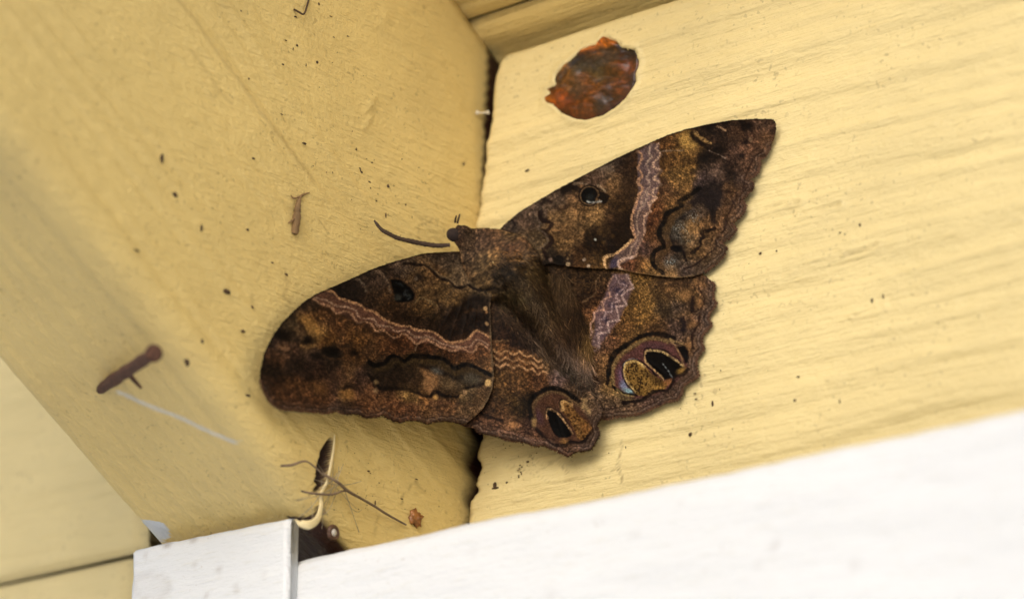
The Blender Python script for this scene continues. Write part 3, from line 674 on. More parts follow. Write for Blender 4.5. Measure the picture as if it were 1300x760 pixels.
# colours --------------------------------------------------------------
def paint_RF(px, py):
    p = Paint(px, py, 1)
    p.base(np.vstack([S('C', (150, 690, 88, 68, 58), (330, 560, 92, 70, 58), (280, 620, 78, 56, 44), (560, 460, 95, 72, 58), (700, 440, 120, 82, 50), (600, 600, 120, 84, 48), (750, 560, 110, 75, 42), (850, 600, 125, 88, 48), (1000, 600, 70, 45, 25), (1000, 300, 110, 75, 42), (900, 280, 85, 60, 48), (1100, 250, 50, 32, 22), (1100, 450, 70, 45, 24), (1100, 650, 40, 24, 14), (1050, 150, 40, 28, 26), (650, 370, 28, 18, 14), (950, 220, 110, 88, 75)),
        S('D', (300, 280, 85, 62, 40), (380, 320, 90, 68, 45), (620, 230, 112, 76, 42), (700, 180, 118, 82, 46), (600, 320, 110, 76, 40), (850, 280, 28, 16, 8), (900, 240, 85, 58, 26), (1000, 300, 30, 18, 12), (1080, 200, 28, 15, 10), (1050, 350, 25, 14, 8), (750, 430, 75, 45, 22), (850, 440, 80, 52, 22), (560, 430, 25, 18, 14)),
        S('A', (20, 450, 40, 22, 10), (300, 270, 95, 55, 22), (380, 270, 120, 78, 30), (460, 270, 165, 118, 50), (300, 400, 100, 62, 25), (450, 390, 105, 68, 28), (500, 330, 120, 80, 32), (450, 500, 130, 88, 35), (380, 540, 125, 85, 38), (400, 620, 120, 80, 38), (300, 660, 100, 62, 40), (600, 200, 45, 28, 18), (650, 130, 25, 16, 12), (750, 200, 45, 28, 22), (850, 200, 65, 40, 26), (1000, 110, 60, 40, 32), (1080, 110, 85, 58, 42), (1100, 230, 110, 70, 42), (1000, 200, 85, 52, 36), (950, 120, 30, 18, 14), (600, 370, 22, 14, 10), (720, 320, 20, 12, 8), (820, 330, 80, 52, 42), (950, 320, 92, 58, 42), (1000, 340, 95, 60, 42), (700, 490, 95, 68, 58), (600, 560, 60, 45, 48), (850, 540, 75, 52, 44), (700, 400, 60, 42, 36), (800, 500, 18, 10, 8), (650, 620, 30, 22, 22), (830, 650, 100, 65, 38), (950, 620, 75, 50, 40), (930, 480, 92, 60, 44), (1150, 130, 70, 45, 36)),
        S('B', (50, 150, 70, 45, 18), (50, 350, 45, 28, 12), (110, 250, 20, 12, 8), (330, 120, 95, 52, 26), (450, 80, 115, 75, 35), (280, 270, 70, 34, 22), (330, 250, 85, 45, 20), (290, 380, 100, 55, 25), (250, 470, 75, 50, 50), (330, 430, 115, 72, 45), (230, 610, 140, 90, 40), (150, 600, 85, 45, 30), (300, 640, 130, 90, 45), (450, 230, 75, 50, 25), (400, 330, 70, 52, 28), (440, 460, 80, 48, 28), (360, 560, 85, 52, 32), (800, 80, 40, 30, 30), (680, 170, 70, 52, 42), (560, 250, 62, 54, 50), (480, 370, 60, 55, 52), (620, 310, 150, 100, 50), (660, 370, 120, 85, 55), (600, 430, 80, 60, 40), (520, 480, 15, 12, 14), (450, 580, 66, 62, 62), (560, 550, 50, 40, 30), (640, 560, 95, 65, 35), (760, 300, 110, 72, 38), (770, 400, 115, 78, 42), (870, 230, 115, 75, 42), (900, 200, 110, 72, 48), (830, 310, 125, 82, 52), (770, 480, 105, 72, 45), (640, 520, 120, 80, 40), (560, 620, 60, 45, 45), (640, 620, 80, 60, 55), (450, 670, 150, 105, 60), (700, 640, 95, 72, 48), (860, 480, 90, 66, 48), (840, 560, 85, 64, 45), (920, 330, 95, 68, 50), (1000, 170, 100, 68, 50), (1010, 80, 95, 62, 42), (930, 80, 105, 68, 45), (740, 30, 20, 16, 18))]), 7.0, .20)
    p.mottle(.35, .30, .30, (655, 312))
    # dark middle field and flecks
    p.poly(T('D', 820, 190, 900, 150, 1000, 120, 1130, 60, 1140, 250, 1050, 360, 900, 400, 650, 350, 760, 320, 830, 260), (26, 15, 9), .5, 8)
    p.poly(T('C', 1000, 520, 1140, 300, 1180, 420, 1140, 740, 1010, 740), (34, 20, 11), .4, 9)
    for x, y in ((900, 220), (880, 150), (930, 300), (1000, 250)): p.blob(T('D', x, y), 3, (95, 64, 28), a=.5, soft=3)
    p.line(T('D', 410, 60, 425, 120, 510, 150, 470, 200, 440, 215, 490, 250, 518, 290, 470, 340, 440, 360, 460, 400, 470, 425), 4.6, (28, 14, 11), .9)
    p.line(T('D', 390, 95, 420, 150, 395, 195, 455, 225, 480, 285, 440, 335, 390, 350), 2.2, (112, 90, 76), .6)
    p.line(T('C', 125, 655, 180, 632, 212, 662, 175, 722), 2.6, (28, 16, 12), .85)
    p.line(T('C', 420, 500, 460, 470, 500, 480), 5, (26, 16, 13), .8, 3); p.line(T('C', 430, 570, 420, 620, 470, 640), 5, (26, 15, 12), .8, 3)
    p.line(T('C', 540, 520, 580, 545, 640, 515), 4, (30, 18, 12), .75, 3)
    p.line(T('C', 600, 400, 680, 365, 745, 390), 7, (22, 14, 10), .9, 3); p.line(T('C', 690, 338, 750, 330, 805, 345), 3, (125, 100, 82), .75); p.line(T('C', 875, 350, 910, 370, 942, 402), 3.2, (155, 125, 98), .85)
    p.line(T('C', 890, 215, 950, 205, 1010, 235), 3.5, (118, 96, 84), .7, 3)
    for q in ((500, 440, 2.6, (130, 98, 84)), (640, 475, 2.8, (170, 136, 102)), (640, 430, 1.6, (130, 96, 64)), (770, 440, 2, (160, 132, 115)), (805, 492, 2, (165, 138, 120)), (860, 281, 1.4, (190, 190, 190)), (565, 440, 6, (22, 16, 13))): p.blob(T('D', q[0], q[1]), q[2], q[3], a=.9)
    # orbicular spot
    c = T('C', 812, 432)[0]
    p.blob(c, 14.2, (16, 10, 8), 14.0, 0, .9, 1.5); p.blob(c, 12.2, (112, 80, 52), 12.2, 0, .95, 1.2); p.blob(c, 10.6, (10, 9, 9), 10.8, 0, 1, 1.2); p.blob(c+(.8, 3), 5, (42, 46, 48), 5, 0, .6, 5)
    p.poly(T('C', 880, 400, 960, 420, 970, 450, 930, 500, 890, 470, 860, 430), (18, 12, 10), .9, 2); p.line(T('C', 880, 395, 885, 430, 865, 462, 900, 470), 2, (130, 88, 52), .8)
    p.line(T('C', 795, 478, 840, 488, 905, 478), 2.6, (165, 162, 166), .85)
    # pale double band
    p.poly(T('A', 60, 330, 165, 262, 235, 262, 240, 360, 235, 480, 240, 600, 205, 700, 140, 800, 20, 800, 70, 690, 60, 580, 60, 460), (106, 82, 90), .75, 3, False)
    p.poly(T('B', 210, 0, 330, 0, 300, 120, 270, 200, 245, 350, 190, 470, 170, 545, 30, 620, -30, 620, 0, 525, 110, 450, 165, 400, 140, 290, 160, 150), (122, 92, 90), .7, 3, False)
    p.line(T('A', 50, 325, 92, 350, 95, 390, 62, 460, 98, 520, 58, 580, 100, 625, 72, 690, 45, 760), 3, (172, 120, 88), .9, 1.5, False)
    p.line(T('A', 170, 262, 150, 330, 170, 375, 132, 430, 158, 490, 135, 545, 160, 600, 135, 650, 140, 690, 100, 770), 2.6, (165, 132, 118), .85, 1.5, False)
    p.line(T('A', 235, 262, 205, 310, 252, 358, 188, 420, 178, 455, 252, 485, 182, 545, 257, 597, 172, 650, 217, 702, 150, 765), 2.6, (190, 146, 122), .92, 1.5, False)
    p.line(T('B', 205, 30, 185, 90, 165, 150, 138, 220, 140, 290, 155, 350, 165, 400, 110, 450, 60, 490, 0, 525), 3.2, (180, 126, 92), .9)
    p.line(T('B', 260, 10, 220, 80, 212, 150, 185, 210, 182, 290, 192, 350, 180, 420, 140, 470, 120, 530, 50, 560, 15, 590), 2.2, (160, 124, 106), .8)
    p.line(T('B', 280, 40, 340, 70, 270, 115, 292, 180, 240, 215, 235, 280, 245, 350, 215, 420, 188, 470, 175, 540, 95, 555, 40, 590, 40, 640), 2.6, (182, 136, 112), .9, 1.5, False)
    p.line(T('D', 1150, 280, 1080, 350, 1000, 400, 930, 430, 938, 480, 955, 520), 3.6, (205, 154, 104), .9); p.blob(T('D', 1010, 470), 5, (62, 52, 82), 8, .6, .8, 4); p.line(T('D', 1160, 420, 1062, 440, 1040, 480, 1072, 520), 2.4, (190, 152, 142), .85)
    # toothed dark edge beyond the band, golden fields
    p.line(T('A', 270, 300, 250, 400, 235, 430, 265, 470, 225, 520, 275, 570, 235, 620, 260, 680), 3.5, (32, 17, 8), .6, 3)
    p.poly(T('A', 405, 195, 450, 190, 490, 250, 540, 265, 520, 305, 450, 305, 400, 255), (176, 128, 56), .75, 5)
    p.line(T('A', 495, 190, 510, 225, 560, 250, 600, 285), 5, (22, 14, 9), .9, 3); p.line(T('A', 528, 182, 555, 215, 600, 240, 650, 268), 4, (158, 115, 62), .85, 2)
    p.line(T('A', 640, 325, 700, 352, 765, 385), 2.2, (168, 134, 120), .8); p.line(T('A', 235, 335, 330, 325, 430, 320), 1.8, (125, 104, 92), .6); p.line(T('A', 700, 130, 735, 150, 765, 160), 3, (158, 116, 84), .8)
    for x, y, r in ((590, 375, 8), (720, 320, 8), (690, 385, 5), (640, 125, 9), (940, 125, 8), (935, 255, 6), (890, 370, 5), (800, 505, 4), (495, 503, 4), (780, 100, 5)): p.blob(T('A', x, y), r, (20, 12, 9), r*.6, -.3, .8, 5)
    p.blob(T('A', 690, 500), 7, (120, 88, 74), 4, 0, .6, 4); p.blob(T('A', 965, 238), 3, (140, 100, 72), a=.7)
    # kidney field
    p.poly(T('B', 680, 0, 860, 0, 872, 80, 810, 160, 800, 250, 760, 180, 700, 120, 600, 150, 600, 100, 650, 60), (32, 23, 24), .75, 6)
    p.line(T('B', 600, 140, 480, 215, 435, 300, 415, 390, 445, 450, 385, 505, 358, 570, 385, 640), 9, (80, 54, 30), .8, 3)
    p.line(T('B', 680, -10, 625, 40, 520, 100, 540, 135, 430, 190, 400, 260, 365, 320, 370, 390, 400, 440, 380, 470, 330, 500, 310, 560, 330, 630, 385, 668), 6., (11, 8, 6), .97, 1.6)
    p.line(T('B', 640, 170, 520, 240, 470, 330, 460, 400, 490, 470), 3.5, (24, 19, 18), .7, 3)
    for x, y in ((520, 265), (495, 330), (480, 385), (540, 420), (560, 300), (640, 240)): p.blob(T('B', x, y), 3.4, (104, 100, 98), a=.22, soft=4)
    p.blob(T('B', 625, 310), 9, (150, 104, 56), 6, .5, .5, 6)
    for cx, cy, rx_, cc_ in ((520, 330, 11, (135, 130, 126)), (640, 220, 10, (140, 130, 125)), (455, 585, 8, (170, 176, 184)), (590, 400, 9, (150, 130, 105)), (580, 620, 9, (130, 110, 100))):
        ctr_ = T('B', cx, cy)[0]; dd = np.hypot(p.x0-ctr_[0], p.y0-ctr_[1]); p.put(np.clip(1.3-dd/rx_, 0, 1)*np.clip(vn(p.x0/1.15, p.y0/1.15, 333)*6-.9, 0, .8), cc_); p.blob(T('B', 500, 480), 6, (14, 11, 12), 3, .2, .8, 3)
    p.line(T('B', 805, 320, 740, 338, 705, 350, 722, 385, 690, 410, 690, 460, 620, 510), 4, (20, 12, 9), .9); p.line(T('B', 555, 500, 575, 570), 3.6, (18, 12, 10), .9); p.line(T('B', 790, 180, 800, 260), 6, (24, 15, 12), .8, 3)
    p.line(T('B', 900, 20, 985, 40, 960, 100, 910, 220, 895, 300, 850, 375, 822, 410, 820, 460, 760, 520, 700, 570, 640, 612, 560, 640), 2.6, (38, 23, 17), .85)
    p.margin(RF_out, 1., .85)
    p.line(T('A', 990, 370, 965, 450, 930, 520, 915, 600, 895, 680, 880, 750), 2.4, (44, 26, 19), .8)
    p.line(T('B', 0, 645, 200, 683, 350, 703, 500, 715, 640, 700), 4, (128, 96, 62), .75, 2)
    p.line(RF[1:18], 3.6, (26, 18, 12), .8, 3)
    return p
def paint_RH(px, py):
    p = Paint(px, py, 2)
    p.base(np.vstack([S('E', (20, 180, 45, 28, 12), (100, 180, 75, 50, 28), (60, 300, 40, 22, 10), (150, 250, 50, 28, 16), (450, 200, 125, 85, 35), (520, 320, 140, 95, 38), (420, 300, 110, 72, 28), (500, 450, 135, 90, 35), (400, 480, 120, 78, 30), (330, 540, 110, 65, 28), (250, 600, 95, 50, 30), (600, 250, 85, 58, 30), (650, 400, 80, 60, 40), (700, 200, 70, 45, 25), (700, 260, 110, 75, 40), (830, 290, 150, 105, 50), (800, 210, 75, 48, 30), (870, 200, 80, 50, 28), (900, 180, 125, 85, 50), (980, 180, 110, 72, 48), (1030, 220, 85, 62, 52), (1000, 340, 80, 62, 58), (940, 330, 130, 85, 40), (880, 340, 35, 20, 16), (780, 390, 75, 58, 55), (800, 450, 110, 75, 40), (800, 520, 25, 16, 20), (740, 530, 75, 55, 50), (880, 520, 120, 75, 45), (980, 460, 85, 66, 62), (930, 600, 85, 66, 60), (800, 640, 80, 58, 48), (850, 680, 130, 85, 40), (600, 500, 95, 62, 28), (650, 560, 60, 38, 22), (1060, 350, 80, 58, 42), (20, 640, 110, 80, 42), (60, 560, 90, 62, 30), (170, 660, 100, 60, 40), (230, 700, 100, 62, 35), (130, 620, 110, 80, 72), (90, 440, 130, 75, 40), (30, 540, 85, 52, 24)),
        S('F', (40, 150, 50, 32, 20), (150, 150, 110, 75, 35), (100, 230, 95, 65, 35), (230, 150, 115, 75, 65), (300, 300, 115, 75, 40), (270, 400, 105, 70, 38), (60, 280, 140, 105, 100), (100, 400, 110, 78, 75), (180, 330, 95, 60, 40), (230, 470, 60, 38, 28), (40, 480, 80, 58, 35), (80, 560, 70, 50, 30), (200, 560, 100, 78, 68), (320, 530, 140, 100, 50), (300, 600, 95, 68, 48), (430, 640, 110, 82, 55), (380, 700, 90, 65, 52), (520, 650, 90, 62, 52), (700, 620, 85, 60, 55), (850, 550, 85, 60, 50), (960, 440, 90, 64, 52), (1020, 330, 90, 66, 56), (1050, 200, 85, 62, 54), (1040, 80, 90, 64, 56), (500, 700, 115, 85, 58), (700, 60, 90, 55, 30), (480, 100, 100, 65, 30), (850, 60, 75, 50, 45), (900, 100, 95, 72, 62), (980, 180, 130, 85, 50), (560, 60, 105, 70, 30), (400, 60, 110, 75, 35)),
        S('D', (600, 560, 55, 36, 20), (450, 520, 50, 34, 20), (700, 640, 60, 38, 20), (820, 600, 35, 22, 12), (520, 650, 45, 32, 20))]), 7.0, .20)
    p.mottle(.32, .28, .42, (690, 360))
    p.poly(T('E', 600, 240, 700, 380, 680, 470, 620, 420, 560, 300), (50, 34, 20), .5, 8)
    # zigzag band
    p.poly(T('E', 240, 110, 370, 110, 400, 230, 345, 370, 290, 480, 210, 590, 130, 690, 60, 690, 100, 560, 85, 440, 150, 340, 200, 230), (106, 78, 90), .8, 4, False)
    for x, y, r in ((290, 250, 6), (240, 370, 5), (330, 190, 4), (180, 480, 5), (130, 590, 4)): p.blob(T('E', x, y), r, (48, 38, 62), r*.6, .6, .75, 4)
    p.line(T('E', 350, 120, 405, 225, 335, 255, 310, 285, 352, 365, 268, 378, 295, 480, 200, 500, 212, 580, 122, 588, 132, 700), 2.8, (178, 142, 138), .85, 1.4, False)
    p.line(T('E', 262, 120, 285, 180, 350, 205, 262, 290, 292, 330, 235, 350, 238, 410, 180, 420, 172, 470, 130, 480, 148, 540, 100, 560), 2.4, (162, 128, 130), .8, 1.4, False)
    p.line(T('E', 245, 130, 200, 200, 218, 290, 150, 340, 168, 400, 92, 420, 92, 470, 60, 520, 70, 600), 2.8, (176, 126, 108), .9, 1.4, False)
    p.line(T('E', 135, 128, 100, 190, 102, 260, 0, 340), 2.4, (112, 80, 54), .7)
    p.line(T('G', 745, 550, 735, 620, 760, 690), 3, (100, 72, 55), .5, 3)
    for x, y, r in ((690, 585, 5), (610, 485, 3), (760, 730, 4.5), (720, 600, 3)): p.blob(T('G', x, y), r, (175, 140, 132), r*.7, .5, .85, 2)
    p.line(T('G', 780, 600, 790, 680, 770, 760), 2.2, (140, 105, 98), .7); p.line(T('G', 890, 390, 850, 470, 890, 520, 800, 560, 830, 640, 750, 660, 770, 720), 2.6, (150, 116, 112), .7, 1.5, False); p.line(T('G', 840, 380, 800, 450, 820, 500, 740, 540, 760, 600), 2.4, (140, 106, 92), .6, 1.5, False); p.line(T('G', 800, 580, 870, 630), 2, (130, 100, 80), .6)
    # eyespot
    p.poly(T('F', 385, 490, 380, 380, 440, 280, 530, 210, 650, 140, 800, 150, 890, 200, 960, 330, 960, 380, 800, 540, 560, 600, 470, 560, 400, 520), (88, 48, 46), .97, 3)
    p.blob(T('F', 440, 430), 5, (108, 74, 104), 11, -.2, .8, 5); p.blob(T('F', 455, 500), 5, (116, 120, 160), 6, 0, .85, 5); p.blob(T('F', 495, 548), 7, (128, 166, 186), 3.2, .35, .9, 3); p.blob(T('F', 700, 190), 14, (86, 52, 60), 5, .1, .7, 5)  # bluish-violet sheen painted into the eyespot colour
    p.line(T('F', 372, 490, 365, 400, 375, 330, 420, 270, 500, 200, 590, 150, 650, 122, 740, 127, 810, 150), 4.4, (124, 94, 56), .9, 2.5)
    p.line(T('F', 320, 490, 335, 400, 345, 310, 390, 240, 470, 180, 560, 120, 650, 88, 780, 92, 860, 125), 5.6, (13, 9, 7), .97, 1.8)
    p.line(T('F', 270, 480, 320, 460), 4, (30, 18, 12), .6, 3)
    p.line(T('F', 365, 505, 420, 548, 480, 572, 560, 575), 3.4, (10, 8, 8), .95); p.line(T('F', 380, 560, 440, 600, 520, 610), 3, (140, 108, 58), .6, 3); p.line(T('F', 400, 530, 450, 570, 540, 590), 2.4, (150, 120, 70), .8)
    t1_ = T('F', 452, 385, 460, 330, 500, 300, 560, 300, 620, 345, 690, 410, 780, 470, 800, 510, 700, 565, 610, 585, 550, 562, 490, 480, 460, 430)
    p.poly(t1_, (132, 92, 36), 1, 1.5)
    i = p._sub(t1_, 0); ins = inside(p.x0[i], p.y0[i], t1_); dk = ins*np.clip(vn(p.x0[i]/1.5, p.y0[i]/1.5, 400)*4+.1, 0, .85)
    p.c[i] += dk[:, None]*(np.array([38, 22, 8])-p.c[i])
    p.poly(T('F', 640, 400, 700, 410, 790, 480, 740, 500), (60, 38, 14), .6, 6); p.blob(T('F', 700, 530), 11, (170, 118, 48), 4, -.1, .6, 5)
    p.line(T('F', 545, 558, 488, 480, 462, 425, 458, 375, 470, 330, 505, 308, 560, 308, 620, 350), 3.2, (200, 160, 94), .9, 1.5)
    p.line(T('F', 560, 580, 478, 490, 448, 425, 444, 370, 458, 318, 500, 292, 565, 290, 640, 345, 720, 420), 1.7, (10, 7, 7), .95, 1.2); p.line(T('F', 450, 345, 470, 310, 510, 286, 560, 286), 1., (170, 160, 165), .7, 1.2)
    p.poly(T('F', 620, 270, 630, 222, 670, 208, 745, 220, 830, 262, 905, 325, 940, 355, 870, 425, 780, 455, 700, 375, 640, 320), (12, 8, 7), 1, 1.5)
    p.line(T('F', 775, 448, 705, 380, 640, 320, 622, 270, 635, 228, 670, 215), 2.4, (196, 150, 96), .9, 1.3); p.line(T('F', 650, 222, 740, 222, 830, 268, 930, 345), 3., (190, 152, 96), .9, 1.5)
    p.line(T('F', 612, 270, 622, 212, 668, 198, 750, 210, 840, 252, 930, 325), 1.4, (10, 7, 7), .9, 1.2); p.line(T('F', 765, 320, 805, 372, 850, 440), 1.2, (135, 140, 152), .85, 1.1)
    p.blob(T('F', 920, 385), 7, (150, 108, 42), 4, -.5, .85, 4); p.blob(T('F', 810, 475), 6, (158, 96, 46), 4, -.4, .8, 4)
    p.poly(T('F', 880, 190, 950, 185, 978, 260, 955, 325, 925, 260), (12, 8, 8), .95, 2); p.line(T('F', 825, 130, 880, 200, 915, 270, 938, 345), 2.2, (150, 112, 68), .9, 1.3); p.line(T('F', 830, 133, 870, 148, 925, 162), 2.6, (140, 105, 64), .85)
    p.line(T('F', 972, 370, 930, 410, 868, 428, 850, 480, 812, 535, 740, 545, 680, 555, 640, 592, 580, 625, 520, 630, 450, 640), 4.4, (22, 13, 9), .95)
    p.line(T('E', 940, 140, 932, 210, 962, 280, 978, 315, 950, 400, 930, 500, 880, 600, 882, 700), 2.6, (38, 21, 15), .85)
    for x, y, rx, ry in ((830, 290, 8, 6), (910, 180, 3, 5), (965, 190, 3, 6), (938, 345, 4, 7), (880, 520, 7, 4), (848, 690, 4, 5), (690, 240, 5, 4)): p.blob(T('E', x, y), rx, (142, 94, 52), ry, -.5, .7, 3.5)
    p.line(T('E', 885, 300, 875, 360, 880, 410), 5, (24, 14, 12), .85, 3); p.line(T('E', 800, 470, 810, 520, 800, 565), 6, (22, 15, 20), .85, 3)
    p.line(T('E', 620, 150, 640, 230, 700, 300), 5, (48, 30, 18), .6, 4)
    p.margin(RH_out[1:])
    p.line(T('E', 480, 110, 640, 145, 800, 140, 930, 125), 4, (34, 22, 14), .5, 4)
    return p
def paint_LF(px, py):
    p = Paint(px, py, 3)
    p.base(np.vstack([S('K', (750, 100, 85, 65, 48), (620, 160, 80, 60, 45), (480, 250, 100, 70, 42), (350, 220, 100, 75, 58), (540, 300, 110, 72, 38), (720, 480, 105, 72, 35), (650, 420, 100, 68, 34), (800, 450, 100, 68, 34), (450, 340, 80, 55, 32), (300, 480, 75, 48, 28), (520, 470, 95, 65, 34), (480, 560, 95, 62, 28), (420, 600, 80, 50, 24), (600, 640, 70, 48, 28), (700, 660, 40, 26, 18), (850, 660, 35, 20, 12), (880, 580, 28, 17, 10), (200, 550, 75, 45, 22), (60, 500, 40, 26, 18), (120, 340, 75, 55, 45), (180, 280, 35, 22, 15), (250, 220, 95, 70, 58), (80, 380, 60, 44, 38), (350, 700, 45, 26, 14), (500, 690, 40, 24, 14), (250, 620, 60, 36, 18), (900, 420, 85, 62, 36), (980, 380, 82, 62, 42), (800, 360, 105, 80, 55)),
        S('L', (50, 100, 100, 60, 45), (100, 250, 95, 58, 28), (300, 300, 90, 50, 22), (330, 260, 80, 42, 20), (540, 320, 70, 36, 18), (650, 340, 75, 40, 20), (780, 400, 75, 40, 18), (830, 340, 95, 55, 32), (950, 380, 85, 45, 22), (980, 430, 110, 70, 38), (60, 380, 95, 58, 30), (500, 30, 95, 62, 28), (700, 60, 60, 40, 24), (700, 150, 30, 18, 10), (900, 100, 25, 14, 8), (850, 200, 45, 26, 14), (640, 190, 35, 20, 10), (280, 60, 45, 28, 15), (400, 460, 60, 42, 20), (600, 440, 58, 40, 18), (800, 510, 60, 42, 20), (600, 510, 90, 80, 72), (520, 560, 145, 95, 55), (600, 570, 130, 85, 50), (680, 600, 105, 75, 45), (730, 590, 80, 68, 55), (880, 580, 75, 68, 58), (850, 640, 100, 75, 45), (300, 560, 45, 28, 18), (200, 600, 35, 22, 16), (100, 520, 25, 18, 14), (400, 600, 70, 45, 28), (520, 680, 130, 80, 38), (700, 680, 90, 60, 32), (1000, 600, 95, 66, 40), (950, 690, 92, 62, 36), (200, 740, 110, 65, 35), (60, 700, 105, 62, 35), (650, 740, 100, 62, 36)),
        S('I', (450, 300, 35, 22, 18), (440, 330, 75, 50, 28), (480, 440, 135, 85, 35), (520, 500, 160, 110, 50), (450, 400, 130, 80, 32), (540, 400, 110, 65, 32), (680, 460, 100, 58, 28), (620, 590, 120, 70, 25), (850, 600, 120, 70, 25), (900, 500, 105, 62, 28), (1050, 600, 95, 52, 25), (1200, 600, 85, 42, 22), (400, 540, 85, 58, 35), (330, 540, 60, 42, 28), (240, 540, 25, 16, 10), (300, 460, 70, 55, 35), (250, 650, 110, 70, 45), (200, 620, 60, 42, 38), (200, 700, 70, 40, 22), (350, 650, 35, 20, 16), (450, 630, 120, 80, 40), (640, 670, 18, 14, 10), (480, 690, 65, 45, 40), (820, 680, 25, 15, 8), (820, 720, 110, 65, 28), (750, 650, 85, 50, 25), (700, 130, 35, 24, 20), (760, 180, 30, 20, 16), (1000, 100, 45, 30, 24), (1000, 170, 70, 45, 26), (1060, 240, 75, 48, 26), (960, 230, 55, 36, 24), (1150, 350, 45, 26, 14), (330, 330, 55, 38, 22), (270, 420, 60, 40, 24)),
        S('J', (250, 80, 115, 75, 48), (200, 150, 75, 42, 22), (150, 250, 25, 16, 10), (350, 200, 35, 22, 16), (180, 350, 55, 30, 16), (360, 400, 85, 48, 22), (250, 440, 75, 42, 20), (300, 500, 85, 46, 24), (550, 400, 110, 65, 28), (500, 480, 95, 52, 25), (600, 480, 90, 50, 26), (450, 250, 45, 26, 18), (560, 250, 50, 28, 18), (620, 210, 30, 20, 15), (640, 400, 75, 46, 34), (760, 450, 140, 90, 38), (790, 270, 100, 65, 36), (700, 300, 70, 42, 26), (880, 300, 65, 42, 36), (850, 400, 75, 45, 32), (1000, 250, 35, 25, 18), (1150, 250, 30, 22, 18), (1100, 380, 28, 18, 14), (1240, 450, 170, 120, 60), (900, 500, 105, 60, 30), (980, 540, 120, 70, 40), (1150, 520, 110, 62, 34), (1220, 560, 100, 56, 32), (700, 540, 80, 55, 45), (760, 570, 45, 28, 20), (850, 560, 85, 48, 28), (500, 560, 70, 40, 22), (300, 560, 70, 40, 22)),
        S('O', (200, 420, 78, 60, 45), (180, 620, 100, 75, 52), (300, 640, 85, 66, 42))]), 7.0, .20)
    p.mottle(.32, .28, .30, (605, 335))
    p.poly(T('I', 650, 150, 790, 95, 890, 130, 900, 200, 880, 290, 800, 265, 700, 230), (26, 18, 15), .45, 7)
    p.poly(T('L', 150, 60, 300, 90, 480, 120, 620, 170, 700, 250, 840, 220, 890, 160, 1010, 160, 1010, 60, 820, 60, 640, 110, 400, 60), (26, 15, 9), .45, 9)
    # antemedial scallops
    p.line(T('K', 340, 215, 420, 225, 510, 235, 560, 268, 605, 318, 650, 346, 700, 362, 740, 402, 800, 412, 850, 388, 930, 430, 1050, 420), 3.6, (26, 16, 11), .92)
    p.line(T('K', 530, 235, 590, 280, 640, 320, 710, 348, 755, 388, 820, 392, 862, 365), 2.2, (118, 92, 68), .6)
    p.line(T('K', 560, 130, 570, 150, 610, 155), 2, (30, 20, 14), .6); p.blob(T('K', 450, 330), 6, (40, 26, 18), 4, .2, .7, 4); p.blob(T('K', 430, 338), 2.4, (120, 95, 78), a=.7)
    p.line(T('K', 690, 650, 780, 580, 880, 515, 1000, 520), 11, (24, 14, 8), .85, 7); p.line(T('K', 830, 610, 880, 590, 1000, 590), 3, (85, 52, 26), .6, 3)
    for x, y, r, c in ((990, 580, 3., (175, 130, 82)), (1000, 700, 2.4, (150, 110, 70)), (1075, 468, 2.4, (130, 112, 92)), (1000, 610, 2, (150, 100, 60))): p.blob(T('K', x, y), r, c, a=.95)
    # orbicular
    p.poly(T('K', 215, 345, 290, 335, 380, 390, 432, 455, 418, 520, 330, 545, 258, 530, 238, 440), (74, 48, 28), .9, 2)
    p.poly(T('K', 226, 352, 290, 348, 370, 400, 418, 458, 408, 508, 330, 530, 268, 518, 252, 440), (11, 9, 8), 1, 2)
    p.line(T('K', 350, 440, 345, 470, 385, 480, 370, 500), 3.6, (70, 74, 78), .55, 3); p.blob(T('K', 285, 488), 4.5, (70, 68, 62), a=.7, soft=4); p.line(T('K', 270, 370, 330, 400), 2, (40, 44, 46), .6)
    p.line(T('K', 425, 530, 470, 490, 550, 525, 605, 560), 2.8, (128, 96, 60), .75); p.line(T('K', 590, 430, 605, 530, 640, 600), 2.4, (45, 28, 16), .7)
    p.line(T('I', 790, 85, 860, 98, 908, 150, 915, 190), 3.2, (112, 90, 74), .8, 2.5); p.line(T('I', 975, 18, 1040, 40, 1090, 110, 1110, 190), 3.4, (124, 94, 74), .8, 2.5)
    # pale triple band
    p.poly(np.vstack([T('I', 480, 235, 590, 180, 700, 235, 880, 300, 1050, 405, 1267, 480), T('L', 540, 190, 620, 230, 700, 285, 850, 255, 890, 205, 940, 190, 1020, 235, 1020, 340, 940, 290, 890, 360, 720, 350, 580, 290, 430, 290, 330, 210, 170, 190, 60, 110), T('I', 850, 440, 680, 360, 550, 290)]), (108, 66, 50), .8, 3, False)
    p.line(np.vstack([T('I', 590, 180, 660, 200, 700, 240, 800, 275, 880, 300, 920, 340, 980, 350, 1050, 405, 1140, 450, 1240, 470), T('L', 380, 152, 430, 180, 540, 190, 620, 230, 700, 285, 850, 255, 890, 205, 940, 190, 1025, 238)]), 3., (178, 122, 80), .92)
    p.line(np.vstack([T('I', 480, 235, 560, 250, 620, 270, 690, 310, 740, 310, 830, 340, 870, 400, 980, 410, 1010, 460, 1110, 470, 1150, 510, 1230, 500), T('L', 360, 185, 430, 240, 540, 240, 640, 290, 720, 312, 860, 320, 920, 258, 1010, 300)]), 2.4, (162, 120, 96), .8)
    p.line(np.vstack([T('I', 490, 240, 550, 290, 630, 310, 680, 362, 760, 350, 810, 380, 850, 442, 900, 430, 960, 450, 1000, 512, 1060, 500, 1140, 562, 1190, 540), T('L', 330, 212, 390, 250, 430, 292, 520, 260, 580, 290, 720, 350, 800, 330, 890, 362, 940, 290, 1022, 342)]), 2.8, (168, 116, 84), .9)
